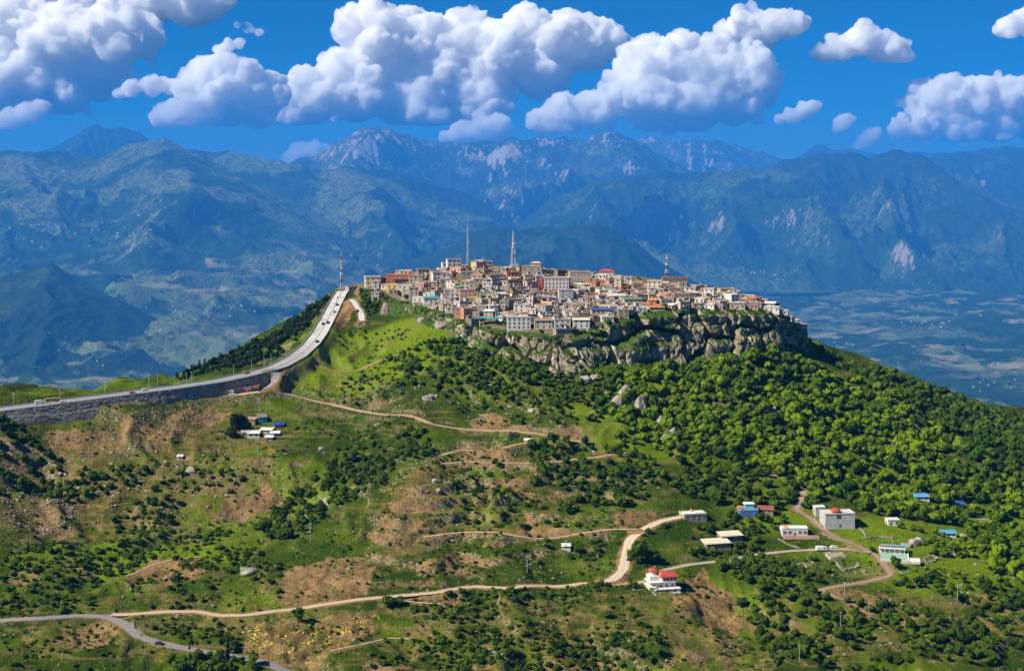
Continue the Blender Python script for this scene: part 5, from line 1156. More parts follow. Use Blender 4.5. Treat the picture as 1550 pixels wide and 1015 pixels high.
# single trees one can point to
for px, py, kd, lf, r, lb in [(965,850,'tree','scrub',6.5,'large dark tree inside the curve of the dirt road'),(985,852,'tree','scrub',4.5,'dark tree right of the large one in the dirt road curve'),(1355,860,'tree','scrub',3.6,'round dark tree beside the mint courtyard'),(1251,866,'tree','scrub',2.8,'round dark bush tree in the walled meadow below the lane'),(1229,848,'tree','scrub',2.6,'round dark tree left below the grey stone slabs'),(1322,836,'tree','scrub',2.4,'small round tree at the lane end left of the pavilion'),(1190,760,'tree','forest',4.8,'round light tree inside the bend above the meadow'),
    (357,652,'tree','dark',6.0,'biggest dark tree left of the huddle of huts'),(350,662,'tree','dark',4.8,'dark tree lower left of the huddle of huts'),(366,640,'tree','dark',4.2,'dark tree above the huddle of huts'),(345,1003,'cypress','dark',2.6,'tall dark cypress rising over the asphalt road bend'),(288,1003,'cypress','dark',2.2,'shorter dark cypress left of the tall one by the asphalt road'),(450,938,'tree','scrub',3.6,'bright round tree standing on the lower road edge'),(590,918,'tree','scrub',4.0,'round tree pair, left one, under the lower road'),(604,916,'tree','scrub',3.2,'round tree pair, right one, under the lower road'),(1064,470,'cypress','dark',1.7,'single black cypress at the town front above the cliff'),(948,400,'tree','dark',3,'x')][:-1]:
    one(px, py, kd, lf, r, lb)
GF = 'trees of the forest slope'; GS = 'shrubs on the grassy slopes'
# bright forest on the right slope
grow([(930,575),(1050,556),(1215,545),(1330,590),(1400,635),(1475,692),(1550,738),(1600,770),(1600,900),(1500,870),(1460,800),(1330,782),(1240,745),(1235,772),(1150,708),(1080,712),(1010,690),(940,640),(900,610)], 'tree', 'forest', 1800, 2.4, 6.3, 'rounded bright green tree of the dense forest on the right slope', GF, tol=.86)
grow([(1232,524),(1330,560),(1400,585),(1460,606),(1550,634),(1620,660),(1620,770),(1480,690),(1400,632),(1330,584)], 'tree', 'scrub', 700, 3.2, 5.6, 'dark rounded tree of the shaded forest behind the right spur', 'trees of the shaded forest', tol=.82)
# scrub belt under the cliff
grow([(590,545),(640,520),(690,518),(740,540),(800,552),(860,572),(930,565),(960,600),(900,640),(830,625),(720,600),(620,585)], 'tree', 'scrub', 620, 1.8, 4.4, 'dark green bush tree in the scrub belt below the cliff front', 'trees below the cliff front', .2, seed=1)
grow([(470,600),(560,560),(640,545),(760,600),(900,640),(880,660),(700,640),(560,612)], 'shrub', 'scrub', 230, 1.0, 2.8, 'dark shrub on the grass between the pale track and the cliff', GS, .42, seed=31)
grow([(430,605),(600,640),(690,655),(640,700),(520,690),(440,650)], 'shrub', 'scrub', 150, .9, 2.6, 'dark shrub on the slope under the pale track', GS, .45, seed=32)
grow([(880,575),(1000,555),(1060,560),(1200,545),(1060,620),(930,640)], 'tree', 'scrub', 130, 2.8, 4.8, 'dark green tree in the cliff foot thicket', 'trees of the cliff foot thicket', .3, seed=2)
grow([(950,640),(1010,690),(1080,712),(1150,712),(1230,740),(1235,770),(1130,770),(1060,760),(1000,740),(960,700),(930,660)], 'tree', 'scrub', 290, 2.4, 4.8, 'dark tree in the thicket between the terraces and forest', 'trees of the middle thicket', .42, seed=3)
grow([(800,672),(860,664),(980,690),(1000,745),(930,770),(850,780),(800,730)], 'tree', 'scrub', 150, 2.0, 4.4, 'dark tree standing on the old terraces', 'trees on the terraces', .42, seed=4)
grow([(690,705),(780,700),(860,790),(960,820),(900,850),(760,850),(680,760)], 'shrub', 'scrub', 90, 1.4, 3.0, 'dark shrub growing on the terrace banks', GS, .5, seed=5)
# gully belt on the left
grow([(380,800),(440,745),(500,705),(560,672),(640,655),(655,690),(580,735),(500,775),(430,820)], 'tree', 'scrub', 230, 2.0, 4.4, 'dark tree in the gully running down the left slope', 'trees of the left gully', .36, seed=6)
grow([(120,850),(160,790),(330,690),(400,690),(330,770),(230,850),(150,905)], 'shrub', 'scrub', 240, 1.5, 3.2, 'dark shrub on the left slope below the highway', GS, .42, seed=7)
grow([(-40,625),(20,640),(75,690),(100,720),(210,690),(240,720),(120,760),(-40,740)], 'tree', 'scrub', 200, 2.0, 4.4, 'dark tree in the hollow below the left highway wall', 'trees of the left hollow', .38, seed=8)
grow([(0,780),(120,800),(140,930),(0,935)], 'shrub', 'scrub', 190, 1.4, 3.0, 'dark shrub at the left side above the lower road', GS, .45, seed=9)
grow([(190,800),(420,800),(430,930),(200,925)], 'shrub', 'scrub', 150, 1.2, 2.8, 'dark shrub on the banks above the lower road', GS, .52, seed=10)
grow([(215,950),(330,938),(360,985),(290,978)], 'shrub', 'scrub', 40, 1.4, 2.6, 'dark shrub between the two lower roads', GS, .35, seed=11)
grow([(255,1000),(360,985),(400,1018),(270,1018)], 'tree', 'scrub', 40, 2.0, 3.6, 'dark tree clustered below the asphalt road', 'trees below the asphalt road', 0, seed=12)
grow([(620,925),(690,895),(1000,890),(1000,1018),(560,1018)], 'shrub', 'scrub', 620, 1.0, 3.2, 'dark shrub on the bank below the lower road', GS, .34, seed=13)
grow([(1080,850),(1140,843),(1240,875),(1260,930),(1250,1010),(1170,1010),(1130,930)], 'tree', 'scrub', 230, 2.0, 3.8, 'green tree in the ravine below the lane', 'trees of the ravine below the lane', .36, seed=14)
grow([(1250,900),(1550,870),(1550,1018),(1240,1018)], 'tree', 'scrub', 260, 1.8, 3.9, 'green tree on the lower right slope', 'trees on the lower right slope', .5, seed=15)
grow([(1350,790),(1480,810),(1560,880),(1560,920),(1440,880)], 'tree', 'forest', 70, 2.0, 3.6, 'bright tree dotted over the right meadow', 'trees dotted over the right meadow', .6, seed=16)
grow([(985,800),(1050,798),(1140,800),(1180,822),(1100,842),(1000,850),(960,830)], 'tree', 'scrub', 110, 1.7, 3.4, 'dark tree around the cream-roofed sheds', 'trees around the cream-roofed sheds', .3, seed=17)
grow([(1080,790),(1120,765),(1180,760),(1190,800),(1130,812)], 'tree', 'scrub', 50, 1.8, 3.4, 'dark tree around the blue and white house', 'trees around the blue and white house', .25, seed=18)
grow([(470,575),(520,500),(600,478),(650,500),(620,560),(480,610)], 'shrub', 'scrub', 110, .6, 1.7, 'small dark shrub on the bright grass slope', GS, .52, seed=19)
grow([(660,690),(800,640),(900,690),(960,800),(640,880),(560,880)], 'shrub', 'scrub', 260, .7, 1.7, 'small dark shrub on the dry terraced spur', GS, .5, seed=20)
grow([(0,600),(640,600),(640,1018),(0,1018)], 'shrub', 'scrub', 620, .6, 1.6, 'small dark shrub scattered over the left hillside', GS, .5, cs=25, seed=21)
grow([(640,840),(1550,860),(1550,1018),(600,1018)], 'shrub', 'scrub', 520, .6, 1.6, 'small dark shrub scattered over the bottom slope', GS, .48, cs=25, seed=22)
grow([(0,940),(150,950),(280,1000),(340,1018),(0,1018)], 'shrub', 'scrub', 60, .8, 2.0, 'small shrub on the grass under the asphalt road', GS, .5, seed=23)
# dark trees behind the highway on the left flank of the hill
grow([P(a, 0, c)[:2] for a, _, c in [(225,0,1020),(300,0,1050),(360,0,1060),(420,0,1070),(455,0,1110),(490,0,1195),(470,0,1225),(400,0,1175),(300,0,1115),(225,0,1050)]], 'tree', 'dark', 620, 2.2, 4.4, 'dark tree on the flank behind the highway', 'dark trees behind the highway', .08, world=True, seed=24)
grow([P(a, 0, c)[:2] for a, _, c in [(250,0,1070),(300,0,1092),(350,0,1120),(400,0,1150),(450,0,1180),(485,0,1208),(480,0,1222),(400,0,1168),(300,0,1108),(250,0,1082)]], 'pine', 'dark', 110, 1.8, 2.8, 'dark pointed tree on the skyline behind the highway', 'dark skyline trees behind the highway', 0, world=True, seed=25)
grow([(546,442),(580,442),(588,470),(560,480),(548,470)], 'tree', 'scrub', 40, 1.8, 3.4, 'green tree between the side ramp and the left rocks', 'trees at the left end of town', 0, seed=28)
# town greenery and the cliff rim
tp = [q[:2] for q in rim_d] + [(190,1240),(100,1250),(0,1250),(-90,1240),(-140,1215)]
grow(tp, 'tree', 'scrub', 150, 1.5, 3.0, 'round green tree squeezed between the town houses', 'trees between the town houses', .15, world=True, seed=26, tol=.7)
grow(tp, 'cypress', 'dark', 26, 1.0, 1.5, 'dark pointed cypress among the town roofs', 'cypresses among the town roofs', 0, world=True, seed=27, tol=.7)
CLr = CL.reshape(-1, 3); nvv = (np.arange(NR * NC) // NC) / NR
nb = 0
for k in rng.permutation(NR * NC):
    if nb > 560: break
    x, y, z = CLr[k]; v_ = nvv[k]
    if v_ > .16 and fbm2(np.array([x / 16]), np.array([y / 16 + z / 11]), 2, 77)[0] < .20 + .25 * (v_ > .5): continue
    if v_ <= .16 and random.random() < .25: continue
    r = random.uniform(.8, 2.5) * (1.1 if v_ < .14 else .85); nb += 1
    PLANTS.append(('shrub', 'scrub', x, y + .4, z - .8 * r, r, 'dark bush clinging to the cliff or its rim', 'bushes on the cliff'))
for px, py in [(690,470),(752,492),(768,494),(900,500),(920,492),(938,490),(870,503),(585,455),(575,462),(655,447),(688,440)]: one(px, py, 'tree', 'scrub', random.uniform(2.4, 3.4), 'green tree at the rim between houses and cliff', 'trees at the cliff rim')

cnt = {}; stuff = {}
scored = sorted(PLANTS, key=lambda q: -(q[5] / q[3]) * (3 if not q[7] else 1))
NAME = {'tree': 'broadleaf_tree', 'shrub': 'shrub', 'pine': 'pine_tree', 'cypress': 'cypress_tree'}; CAT = {'tree': 'tree', 'shrub': 'shrub', 'pine': 'pine tree', 'cypress': 'cypress'}
MESH = {}
for kd, lf, x, y, z, r, lb, gr_ in scored:
    pre = kd
    if cnt.get(kd, 0) < 296 and visible(x, y, z + r * .6, r * .8, -4):
        cnt[kd] = cnt.get(kd, 0) + 1; vi = random.randrange(len(KIND[kd]))
        if (kd, lf, vi) not in MESH: MESH[kd, lf, vi] = to_mesh('crown', *KIND[kd][vi], LM[lf], 0.0)
        if kd == 'shrub':
            o = link('shrub', MESH[kd, lf, vi], None, (x, y, z), random.uniform(0, 6.28)); o.scale = (r, r, r * random.uniform(.8, 1.1)); tag(o, lb, 'shrub', gr_)
        else:
            o = thing(NAME[kd], lb, CAT[kd], (x, y, z), random.uniform(0, 6.28), gr_); o.scale = (r * random.uniform(.85, 1.15), r * random.uniform(.85, 1.15), r * random.uniform(.8, 1.25))
            link('crown', MESH[kd, lf, vi], o, (0, 0, .22)); link('trunk', TRUNK, o)
    else: stuff.setdefault((kd, lf), []).append((x, y, z, r))
for (kd, lf), l in stuff.items():
    Vs, Fs, Ts, n = [], [], [], 0
    for x, y, z, r in l:
        V, Fq = KIND['far' if kd == 'tree' and y > 900 else kd][random.randrange(3)]; a = random.uniform(0, 6.28); c_, s_ = math.cos(a), math.sin(a)
        Q = np.empty_like(V); ax_, ay_ = random.uniform(.8, 1.2), random.uniform(.8, 1.2); Q[:, 0] = (V[:, 0] * ax_ * c_ - V[:, 1] * ay_ * s_) * r + x; Q[:, 1] = (V[:, 0] * ax_ * s_ + V[:, 1] * ay_ * c_) * r + y; Q[:, 2] = V[:, 2] * r * random.uniform(.85, 1.15) + z + (.22 * r if kd != 'shrub' else 0)
        Vs.append(Q); Fs.append(Fq + n); n += len(Q); Ts.append(np.full(len(Q), random.random()))
    o = link({'forest': 'forest', 'scrub': 'scrubland', 'dark': 'evergreen_wood'}[lf] if kd == 'tree' else {'shrub': 'undergrowth', 'pine': 'pine_wood', 'cypress': 'cypress_grove'}[kd], to_mesh('foliage', np.concatenate(Vs), np.concatenate(Fs), LM[lf], np.concatenate(Ts))); tag(o, kind='stuff')
print('plants', len(PLANTS), cnt, round(time.time() - T0, 1))

# low ground cover: tussocks and weeds over the whole near slope
def cover(name, poly, n, r0, r1, mat, clump, seed, tall=1.0):
    gp = gpoly(poly); xs = [q[0] for q in gp]; ys = [q[1] for q in gp]; X = rng.uniform(min(xs), max(xs), n * 3); Y = rng.uniform(min(ys), max(ys), n * 3)
    ok = in_poly(X, Y, gp) & ((fbm2(X / 22, Y / 22, 4, seed) if seed != 640 else .34 - np.abs(fbm2(X / 26, Y / 13, 4, seed)) * 1.6) > clump) & (zat(X, Y, zone) < .3); X, Y = X[ok][:n], Y[ok][:n]; Zv = zat(X, Y); m = len(X)
    r = rng.uniform(r0, r1, m); V = np.zeros((m, 7, 3)); an = rng.uniform(0, 6.28, m)
    for k in range(6):
        a = an + k * 1.047; q = r * rng.uniform(.75, 1.25, m); V[:, k] = np.stack([X + np.cos(a) * q, Y + np.sin(a) * q, Zv - .1 + 0 * X], -1)
    V[:, 6] = np.stack([X + rng.normal(size=m) * r * .2, Y + rng.normal(size=m) * r * .2, Zv + r * tall * rng.uniform(.5, .9, m)], -1)
    b0 = np.arange(m)[:, None] * 7; Fq = np.concatenate([np.stack([b0[:, 0] + k, b0[:, 0] + (k + 1) % 6, b0[:, 0] + 6], -1) for k in range(6)])
    o = link(name, mesh_np(name, V.reshape(-1, 3), Fq, [mat], False, {'tint': np.repeat(rng.random(m), 7)})); tag(o, kind='stuff')
cover('ground_cover', [(-40,600),(420,590),(640,490),(700,540),(1000,700),(1100,840),(1560,820),(1560,1020),(-40,1020)], 26000, .25, .8, LM['scrub'], -.1, 610)
cover('grass_tussock', [(-40,600),(420,590),(640,490),(700,540),(1000,700),(1100,840),(1560,780),(1560,1020),(-40,1020)], 24000, .2, .6, LM['forest'], -.2, 620, .8)
m_scree = flat_mat('scree_stone', (0.24, 0.205, 0.155), .95, .5, .5)
def scree(name, polys, n, r0, r1, mat, clump, seed, cs=18):
    for_all = []
    for poly in polys:
        gp = gpoly(poly); xs = [q[0] for q in gp]; ys = [q[1] for q in gp]; X = rng.uniform(min(xs), max(xs), n * 5); Y = rng.uniform(min(ys), max(ys), n * 5)
        ok = in_poly(X, Y, gp) & (fbm2(X / cs, Y / cs, 4, seed) > clump) & (zat(X, Y, zone) < .3); for_all.append(np.c_[X[ok][:n], Y[ok][:n]])
    XY = np.concatenate(for_all); m = len(XY); r = rng.uniform(r0, r1, m) ** 1.0 * rng.choice([.6, 1, 1, 1.6], m); c = np.c_[XY, zat(XY[:, 0], XY[:, 1]) + r * .1]
    base = np.array([(1,0,0),(.3,.95,.1),(-.8,.6,0),(-.85,-.55,.1),(.35,-.95,0),(.1,.1,.8),(-.2,-.2,.62)]); Ft = np.array([(0,1,5),(1,2,5),(2,6,5),(2,3,6),(3,4,6),(4,0,5),(4,5,6)])
    V = base[None] * (1 + rng.normal(size=(m, 7, 3)) * .22) * r[:, None, None]; a = rng.uniform(0, 6.28, m); cc, ss = np.cos(a)[:, None], np.sin(a)[:, None]
    V = np.stack([V[..., 0] * cc - V[..., 1] * ss, V[..., 0] * ss + V[..., 1] * cc, V[..., 2]], -1) + c[:, None]
    tag(link(name, mesh_np(name, V.reshape(-1, 3), (Ft[None] + np.arange(m)[:, None, None] * 7).reshape(-1, 3), [mat], False)), kind='stuff')
m_yel = flat_mat('yellow_blossom', (0.72, 0.55, 0.03), .8, .25, 2)
cover('wildflowers', [(362,950),(430,938),(520,932),(585,934),(520,985),(440,998),(380,985)], 520, .25, .65, m_yel, .05, 640, .9)

# ------------------------------------------------------------------ boulders and outcrops
def rock_mesh(seed, tall=1.0, flat=.75):
    rg = np.random.default_rng(seed); V = IV3.copy(); q = V * .9 + seed * 3.1
    d = 1 + .34 * fbm3(q[:, 0], q[:, 1], q[:, 2], 2, seed) + .14 * fbm3(q[:, 0] * 3, q[:, 1] * 3, q[:, 2] * 3, 3, seed + 4); V = V * d[:, None]
    for k in range(7):
        n_ = rg.normal(size=3); n_[2] = abs(n_[2]); n_ /= np.linalg.norm(n_); c = rg.uniform(.55, .85); h = V @ n_ - c; m = h > 0; V[m] -= n_[None] * h[m][:, None] * .85
    V[:, 2] *= flat * tall; return mesh_np('boulder', V, IF3, [m_rock2], False)
t = NT('boulder_stone'); p = t.pos(); n1 = t.noise(.35, 5, .65, p); n2 = t.noise(1.4, 4, .7, p)
c = t.mix(t.ramp(n1, .35, .65), (0.20, 0.172, 0.14), (0.42, 0.37, 0.31)); c = t.mix(t.math('MULTIPLY', t.ramp(n2, .5, .66), .7), c, (0.12, .105, .09)); t.bsdf(c, .95, t.bump(n2, .6, .3), .08); m_rock2 = t.m
RK = [rock_mesh(i) for i in range(7)]; RKT = [rock_mesh(20 + i, 2.0) for i in range(4)]
def rock(px, py, r, label, tall=False, group=None, pos=None):
    x, y, z = pos or g3(px, py); o = link('boulder', random.choice(RKT if tall else RK), None, (x, y, z + r * .15), random.uniform(0, 6.28)); o.scale = (r * random.uniform(.85, 1.25), r, r * random.uniform(.8, 1.2)); tag(o, label, 'boulder', group); occ(x, y, r); return o
for px, py, r, lb, tl in [(650,604,4.6,'largest squarish pale boulder on the slope below the cliff front',0),(742,584,2.6,'pale round boulder among shrubs under the cliff front',0),(706,572,2.0,'grey boulder left of the pale round one under the cliff',0),(665,567,1.9,'white boulder farthest left in the scrub belt',0),(805,622,2.8,'grey boulder above the pale track',0),(772,616,1.8,'grey boulder left of the one above the pale track',0),
    (946,600,6.0,'tall pinnacle rock, left of the pair in the thicket',1),(968,620,6.2,'tall pinnacle rock, right of the pair in the thicket',1),(932,612,4.4,'lower rock leaning against the left pinnacle',1),(957,588,3.6,'small rock on top of the pinnacle group',1),(1022,654,5.2,'broad pale boulder in the forest edge below the pinnacles',0),(1008,664,3.2,'small boulder left of the broad pale one',0),(998,642,4,'narrow rock above the broad pale boulder',1),(885,576,5.5,'pale rockfall boulder at the foot of the cliff corner',0),(899,572,4.2,'second pale boulder of the rockfall at the cliff corner',0),(1172,622,2.6,'grey rock showing through the forest canopy',1),
    (375,866,4.6,'big pale boulder on the grass left of the large earth cut',0),(494,762,3.8,'big rounded boulder in the left gully',0),(453,800,2.4,'smaller boulder below the gully trees',0),(584,472,4.6,'great pale rock slab under the small yellow house',1),(640,486,5.0,'pale cliff block left of the turquoise canopy',0),(668,494,5.5,'rounded cliff block below the pink house',0),(702,512,6.0,'upright cliff block at the left end of the cliff',1),(618,470,3.5,'rock at the rim below the teal-roofed house',0),(290,712,3.4,'dark weathered boulder on the left slope',0),(542,692,2.4,'pale boulder at the upper end of the gully',0),(487,680,2.2,'pale boulder right of the huddle of huts',0),(658,728,2.2,'white boulder at the left end of the terraces',0),(664,742,1.8,'lower white boulder at the left end of the terraces',0),(660,600,2.0,'small stone beside the largest squarish boulder',0),(850,692,2.0,'pale rock on the middle terrace',0),(1382,822,4.4,'jumbled rock outcrop above the mint courtyard',0),(1372,826,3.0,'left rock of the outcrop above the courtyard',0),(1392,818,3.2,'right rock of the outcrop above the courtyard',0),(1455,812,3.2,'grey rock right of the long blue-roofed hut',0)]:
    rock(px, py, r, lb, tl)
x, y, z = g3(1263, 842)
for k, (dx_, dy_, w_, d_, rz_) in enumerate(((1, 0, 11, 7, .2), (-4.5, 5, 8, 6, -.3))):
    b = MB(); b.box((0, 0, .2), (w_, d_, 1.6), 0, 0, .86); b.box((w_ * .15, .2, 1.1), (w_ * .6, d_ * .7, .5), 0, .2, .8); o = b.link('rock_slab', m_rock2, None, (x + dx_, y + dy_, z + .3), rz_); o.rotation_euler[0] = R(9); tag(o, ['larger tilted grey stone slab beside the lane', 'smaller tilted grey stone slab behind the larger'][k], 'rock slab')
ROCKG = [([(180,660),(420,680),(440,760),(230,800),(120,760)], 70, .5, 1.3, 'small pale stone lying on the slope below the highway', 'stones on the left slope'), ([(0,700),(120,710),(120,800),(0,800)], 50, .5, 1.6, 'pale stone on the dry slope at the left edge', 'stones at the left edge'), ([(440,570),(660,570),(740,640),(520,620)], 40, .4, 1.1, 'pale stone on the bright grass slope', 'stones on the grass slope'), ([(80,655),(330,615),(340,640),(120,700)], 40, .4, .9, 'pale stone on the spoil below the highway wall', 'stones below the highway wall'), ([(560,690),(900,680),(960,800),(620,860)], 45, .4, 1.2, 'pale stone on the old terraces', 'stones on the terraces'), ([(1280,850),(1540,830),(1540,940),(1300,960)], 35, .4, 1.2, 'pale stone on the right meadow', 'stones on the right meadow'), ([(880,590),(1050,560),(1080,680),(960,660)], 16, .8, 1.8, 'grey rock among the thicket trees', 'rocks among the thicket')]
for poly, n, r0, r1, lb, gr_ in ROCKG:
    gp = gpoly(poly); k = 0
    while k < n:
        xs = [q[0] for q in gp]; ys = [q[1] for q in gp]; x, y = random.uniform(min(xs), max(xs)), random.uniform(min(ys), max(ys))
        if not in_poly(np.array([x]), np.array([y]), gp)[0]: continue
        k += 1
        if zat(x, y, zone) > .3 or not visible(x, y, float(zat(x, y)), .8, -3): continue
        rock(0, 0, random.uniform(r0, r1) ** 1.0, lb, False, gr_, (x, y, float(zat(x, y))))
scree('scree', [[(60,655),(330,615),(345,650),(150,705),(80,700)], [(0,690),(120,700),(160,790),(80,810),(0,800)], [(180,690),(420,700),(450,800),(250,830),(150,780)], [(440,600),(600,570),(660,660),(500,640)], [(560,700),(760,690),(700,790),(560,850)]], 700, .2, .7, m_scree, .12, 710)
scree('scree', [[(0,640),(640,640),(640,1010),(0,1010)], [(640,690),(1000,700),(1000,1010),(640,1010)], [(1000,850),(1550,840),(1550,1010),(1000,1010)], [(640,560),(900,600),(900,690),(640,690)]], 500, .2, .8, m_scree, .16, 720, 30)
# ruined field walls: dry stone footings
def ruin(pxs, label, h=.8, closed=False, th=.8):
    g = [g3(*q) for q in pxs] + ([g3(*pxs[0])] if closed else []); cx_, cy__, cz_ = g[0]; b = MB()
    for a, c in zip(g[:-1], g[1:]):
        L = math.hypot(c[0] - a[0], c[1] - a[1]); n = max(2, int(L / 1.1)); an = math.atan2(c[1] - a[1], c[0] - a[0])
        for k in range(n):
            f = (k + .5) / n; x = a[0] + (c[0] - a[0]) * f; y = a[1] + (c[1] - a[1]) * f; hh_ = h * random.uniform(.45, 1.1); b.box((x - cx_, y - cy__, float(zat(x, y)) - cz_ + hh_ / 2 - .4), (L / n + .1, th * random.uniform(.8, 1.2), hh_ + .8), 0, an + random.uniform(-.12, .12), .85)
    o = b.link('stone_wall', m_rock2, None, (cx_, cy__, cz_)); tag(o, label, 'wall')
ruin([(1266,852),(1276,864),(1300,858),(1298,854)], 'ruined stone wall forming a hook in the walled meadow', 1.2, th=1.6)
ruin([(1306,865),(1312,870),(1338,868)], 'short ruined wall left of the dirt track bend'); ruin([(1360,864),(1366,869),(1376,867),(1374,864)], 'ruined stone corner right of the dirt track bend'); ruin([(1398,846),(1402,851),(1412,851),(1420,845),(1412,841)], 'oval ruined stone enclosure on the right meadow', 1, True); ruin([(1430,836),(1433,841),(1446,842),(1444,836)], 'square ruined stone footing on the right meadow', .9, True)
ruin([(1305,815),(1330,812),(1350,814),(1352,822)], 'curved low stone wall above the lane end', .8); ruin([(1240,805),(1262,816),(1280,820)], 'low stone wall along the dirt track under the concrete block', .7); ruin([(1298,797),(1308,806),(1311,814)], 'pale stone wall running down from the concrete block', .9); ruin([(1232,786),(1244,797),(1254,802)], 'white wall along the track left of the concrete block', 1.2); ruin([(1178,815),(1195,825),(1210,829)], 'low stone wall under the long white house', .8); ruin([(705,637),(735,634)], 'broken stone wall above the pale track', .8); ruin([(530,577),(560,578)], 'row of white stones on the grass slope', .8, th=1.2); ruin([(1200,858),(1216,852),(1222,860),(1208,864)], 'rubble heap walls on the brown plot below the lane', .8, True)
ruin([(200,941),(203,952),(214,962)], 'white concrete kerb wall at the asphalt road fork', 1.0, th=1.4)

# ------------------------------------------------------------------ street furniture and vehicles
def pole(px, py, ptop, label, kind='lamp', pos=None, H=None, group=None):
    x, y, z = pos or g3(px, py); H = H or (P(px, ptop, y)[2] - z); 
    if kind == 'lamp':
        r = thing('street_lamp', label, 'street lamp', (x, y, z), 0, group); b = MB(); b.bar((0, 0, -.3), (0, 0, H), .17, 0, 6, .1); b.link('pole', m_steel, r); b = MB(); b.bar((0, 0, H - .1), (0, -1.6, H + .2), .07, 0, 5); b.link('arm', m_steel, r); b = MB(); b.box((0, -1.9, H + .2), (.3, .9, .14)); b.link('lamp_head', m_whitep, r)
    else:
        r = thing('utility_pole', label, 'utility pole', (x, y, z), random.uniform(-.3, .3), group); b = MB(); b.bar((0, 0, -.5), (0, 0, H), .16, 0, 6, .1); b.link('pole', m_steel, r); b = MB(); b.box((0, 0, H - .5), (2.0, .12, .12)); b.box((0, 0, H - 1.5), (1.6, .12, .12)); b.link('crossarm', m_steel, r); b = MB(); [b.lathe((q, 0, H - .4), [(.06, 0), (.1, .12), (.05, .25)], 6) for q in (-.9, -.3, .3, .9)]; b.link('insulator', m_whitep, r)
    return r
def on_hwy(px, frac):
    k = int(np.argmin(np.abs(proj(hwy[:, 0], hwy[:, 1], hwy[:, 2])[0] - px))); o_ = frac * hw_w[k] / 2; return (hwy[k, 0] + nrm[k, 0] * o_, hwy[k, 1] + nrm[k, 1] * o_, hwy[k, 2]), math.atan2(tan[k, 1], tan[k, 0])
LP = [(23, 'first tall lamp post on the far highway edge from the left'), (96, 'second lamp post on the highway edge from the left'), (163, 'tallest utility mast beside the highway at left'), (230, 'left of two posts close together on the highway edge'), (242, 'right of two posts close together on the highway edge'), (289, 'lamp post before the dark trees on the highway'), (299, 'lamp post right behind the one before the dark trees'), (363, 'lamp post above the roadside shops'), (391, 'lamp post where the highway starts to curve'), (407, 'lamp post just past the curve start'), (424, 'lamp post in the highway curve'), (446, 'last lamp post before the highway climbs')]
for px, lb in LP:
    q, _ = on_hwy(px, 1.08); pole(px, 0, 0, lb, 'pole' if px in (163, 23) else 'lamp', q, {163: 12.0, 230: 10, 242: 10, 23: 9}.get(px, 7.5))
for px, py, ptop, lb in [(390,690,664,'thin pole just below the huddle of huts'),(393,624,602,'thin pole above the huddle of huts'),(271,712,694,'thin pole beside the tiny white hut'),(1449,912,884,'pylon-like pole on the lower right slope'),(1272,955,925,'thin pole on the lower right bank'),(1315,940,912,'thin pole right of the brown earth plot'),(1226,848,829,'thin pole by the lane below the white house'),(798,508,476,'white pole at the cliff edge'),(470,820,790,'slender pole in the left gully'),(1210,1000,975,'thin pole near the bottom edge at right'),(798,866,840,'thin pole above the lower road'),(1278,905,880,'thin pole by the brown track')]:
    pole(px, py, ptop, lb, 'pole')
CB = {}
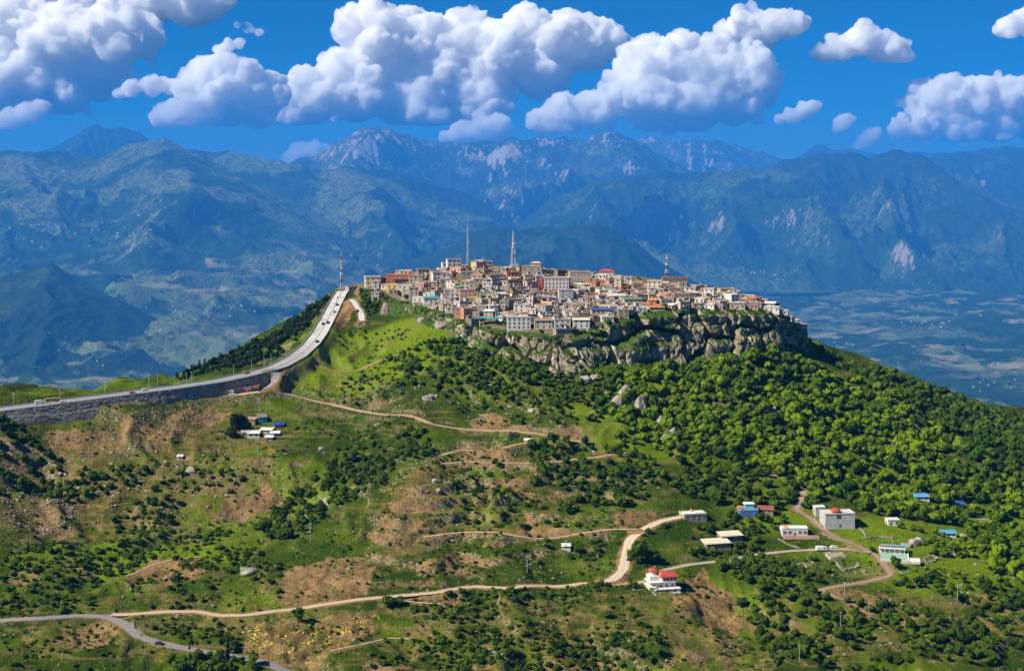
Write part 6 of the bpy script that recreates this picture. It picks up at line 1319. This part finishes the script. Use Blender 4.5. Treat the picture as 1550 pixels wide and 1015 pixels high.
def car(pos, rz, colr, label, kind='car', group=None, pitch=0):
    r = thing(kind, label, kind.replace('_', ' '), pos, rz, group); r.rotation_euler = (0, -pitch, rz)
    m = CB.setdefault(colr, flat_mat('car_paint', {'white': (.78, .78, .77), 'black': (.02, .02, .025), 'grey': (.2, .21, .22), 'red': (.45, .04, .03), 'blue': (.04, .10, .35), 'yellow': (.5, .33, .05)}[colr], .35, .08, 1, .5))
    big = kind != 'car'; L, Wd, Hh = (9.5, 2.5, 3.0) if kind == 'bus' else (6.5, 2.3, 2.6) if kind == 'truck' else (4.4, 1.8, 1.5)
    b = MB()
    if kind == 'car':
        b.box((0, 0, .62), (L, Wd, .6), 0, 0, .97); b.box((-.2, 0, 1.16), (2.5, Wd * .94, .56), 0, 0, .80)
    else:
        b.box((0 if kind == 'bus' else -.9, 0, .6 + (Hh - .6) / 2), (L if kind == 'bus' else L - 2.2, Wd, Hh - .6), 0, 0, .98)
        if kind == 'truck': b.box((L / 2 - .9, 0, 1.35), (1.8, Wd * .95, 1.6), 0, 0, .92)
    b.link('body', m, r)
    b = MB()
    if kind == 'car': b.box((-.2, 0, 1.13), (2.42, Wd * .965, .34), 0, 0, .86)
    elif kind == 'bus': b.box((0, 0, 2.1), (L * .96, Wd * 1.01, .8))
    else: b.box((L / 2 - .85, 0, 1.75), (1.78, Wd * .94, .55), 0, 0, .95)
    b.link('window', m_glass, r)
    for sx_ in (-1, 1):
        for sy_ in (-1, 1):
            b = MB(); b.bar((sx_ * L * .31, sy_ * (Wd / 2 - .22), .36), (sx_ * L * .31, sy_ * (Wd / 2 + .03), .36), .36, 0, 12); b.link('wheel', m_black, r)
for px, fr_, cl_, lb, kd in [(80, .3, 'yellow', 'long yellow bus on the highway at left', 'bus'), (60, .4, 'white', 'white truck ahead of the yellow bus on the highway', 'truck'), (95, -.35, 'white', 'white car just behind the yellow bus', 'car'), (222, .45, 'white', 'white car on the highway below the two posts', 'car'), (200, -.3, 'red', 'red car alone on the highway in front of the stone wall top', 'car'), (379, .5, 'red', 'red car on the highway above the shops', 'car'), (474, -.5, 'black', 'dark car lowest on the climbing road', 'car'), (491, .2, 'black', 'dark car in the middle of the climbing road, left of a pair', 'car'), (492, -.35, 'black', 'dark car in the middle of the climbing road, right of a pair', 'car'), (501, -.5, 'grey', 'grey car on the right lane of the climbing road', 'car'), (506, -.4, 'black', 'dark car near the top of the climbing road', 'car'), (512, .3, 'white', 'white car at the very top of the climbing road', 'car')]:
    q, a = on_hwy(px, fr_); k = int(np.argmin(np.hypot(hwy[:, 0] - q[0], hwy[:, 1] - q[1]))); sl_ = math.atan2(hwy[min(k + 1, len(hwy) - 1), 2] - hwy[k - 1, 2], 4.0); car((q[0], q[1], q[2] + .02), a, cl_, lb, kd, None, sl_ if kd == 'car' else 0)
for px, py, cl_, lb, rz_, kd in [(285, 602, 'blue', 'blue and white truck parked on the lay-by under the stone wall', .2, 'truck'), (352, 598, 'white', 'white car parked before the white kiosk', .3, 'car'), (375, 594, 'red', 'red car parked in front of the roadside shops', .2, 'car'), (241, 975, 'black', 'dark car driving on the asphalt road at bottom left', -.3, 'car'), (952, 847, 'black', 'dark car on the curve of the dirt road', 1.3, 'car'), (540, 471, 'black', 'dark car on the small side ramp below the town', 1.3, 'car'), (1262, 829, 'white', 'white car on the lane behind the stone slabs', .1, 'car'), (1243, 833, 'white', 'white van on the lane left of the stone slabs', .1, 'truck'), (1010, 797, 'black', 'dark car parked before the white-roofed low house', .3, 'car')]:
    x, y, z = g3(px, py); car((x, y, z + .12), rz_, cl_, lb, kd)
print('all', round(time.time() - T0, 1), len(bpy.data.objects))
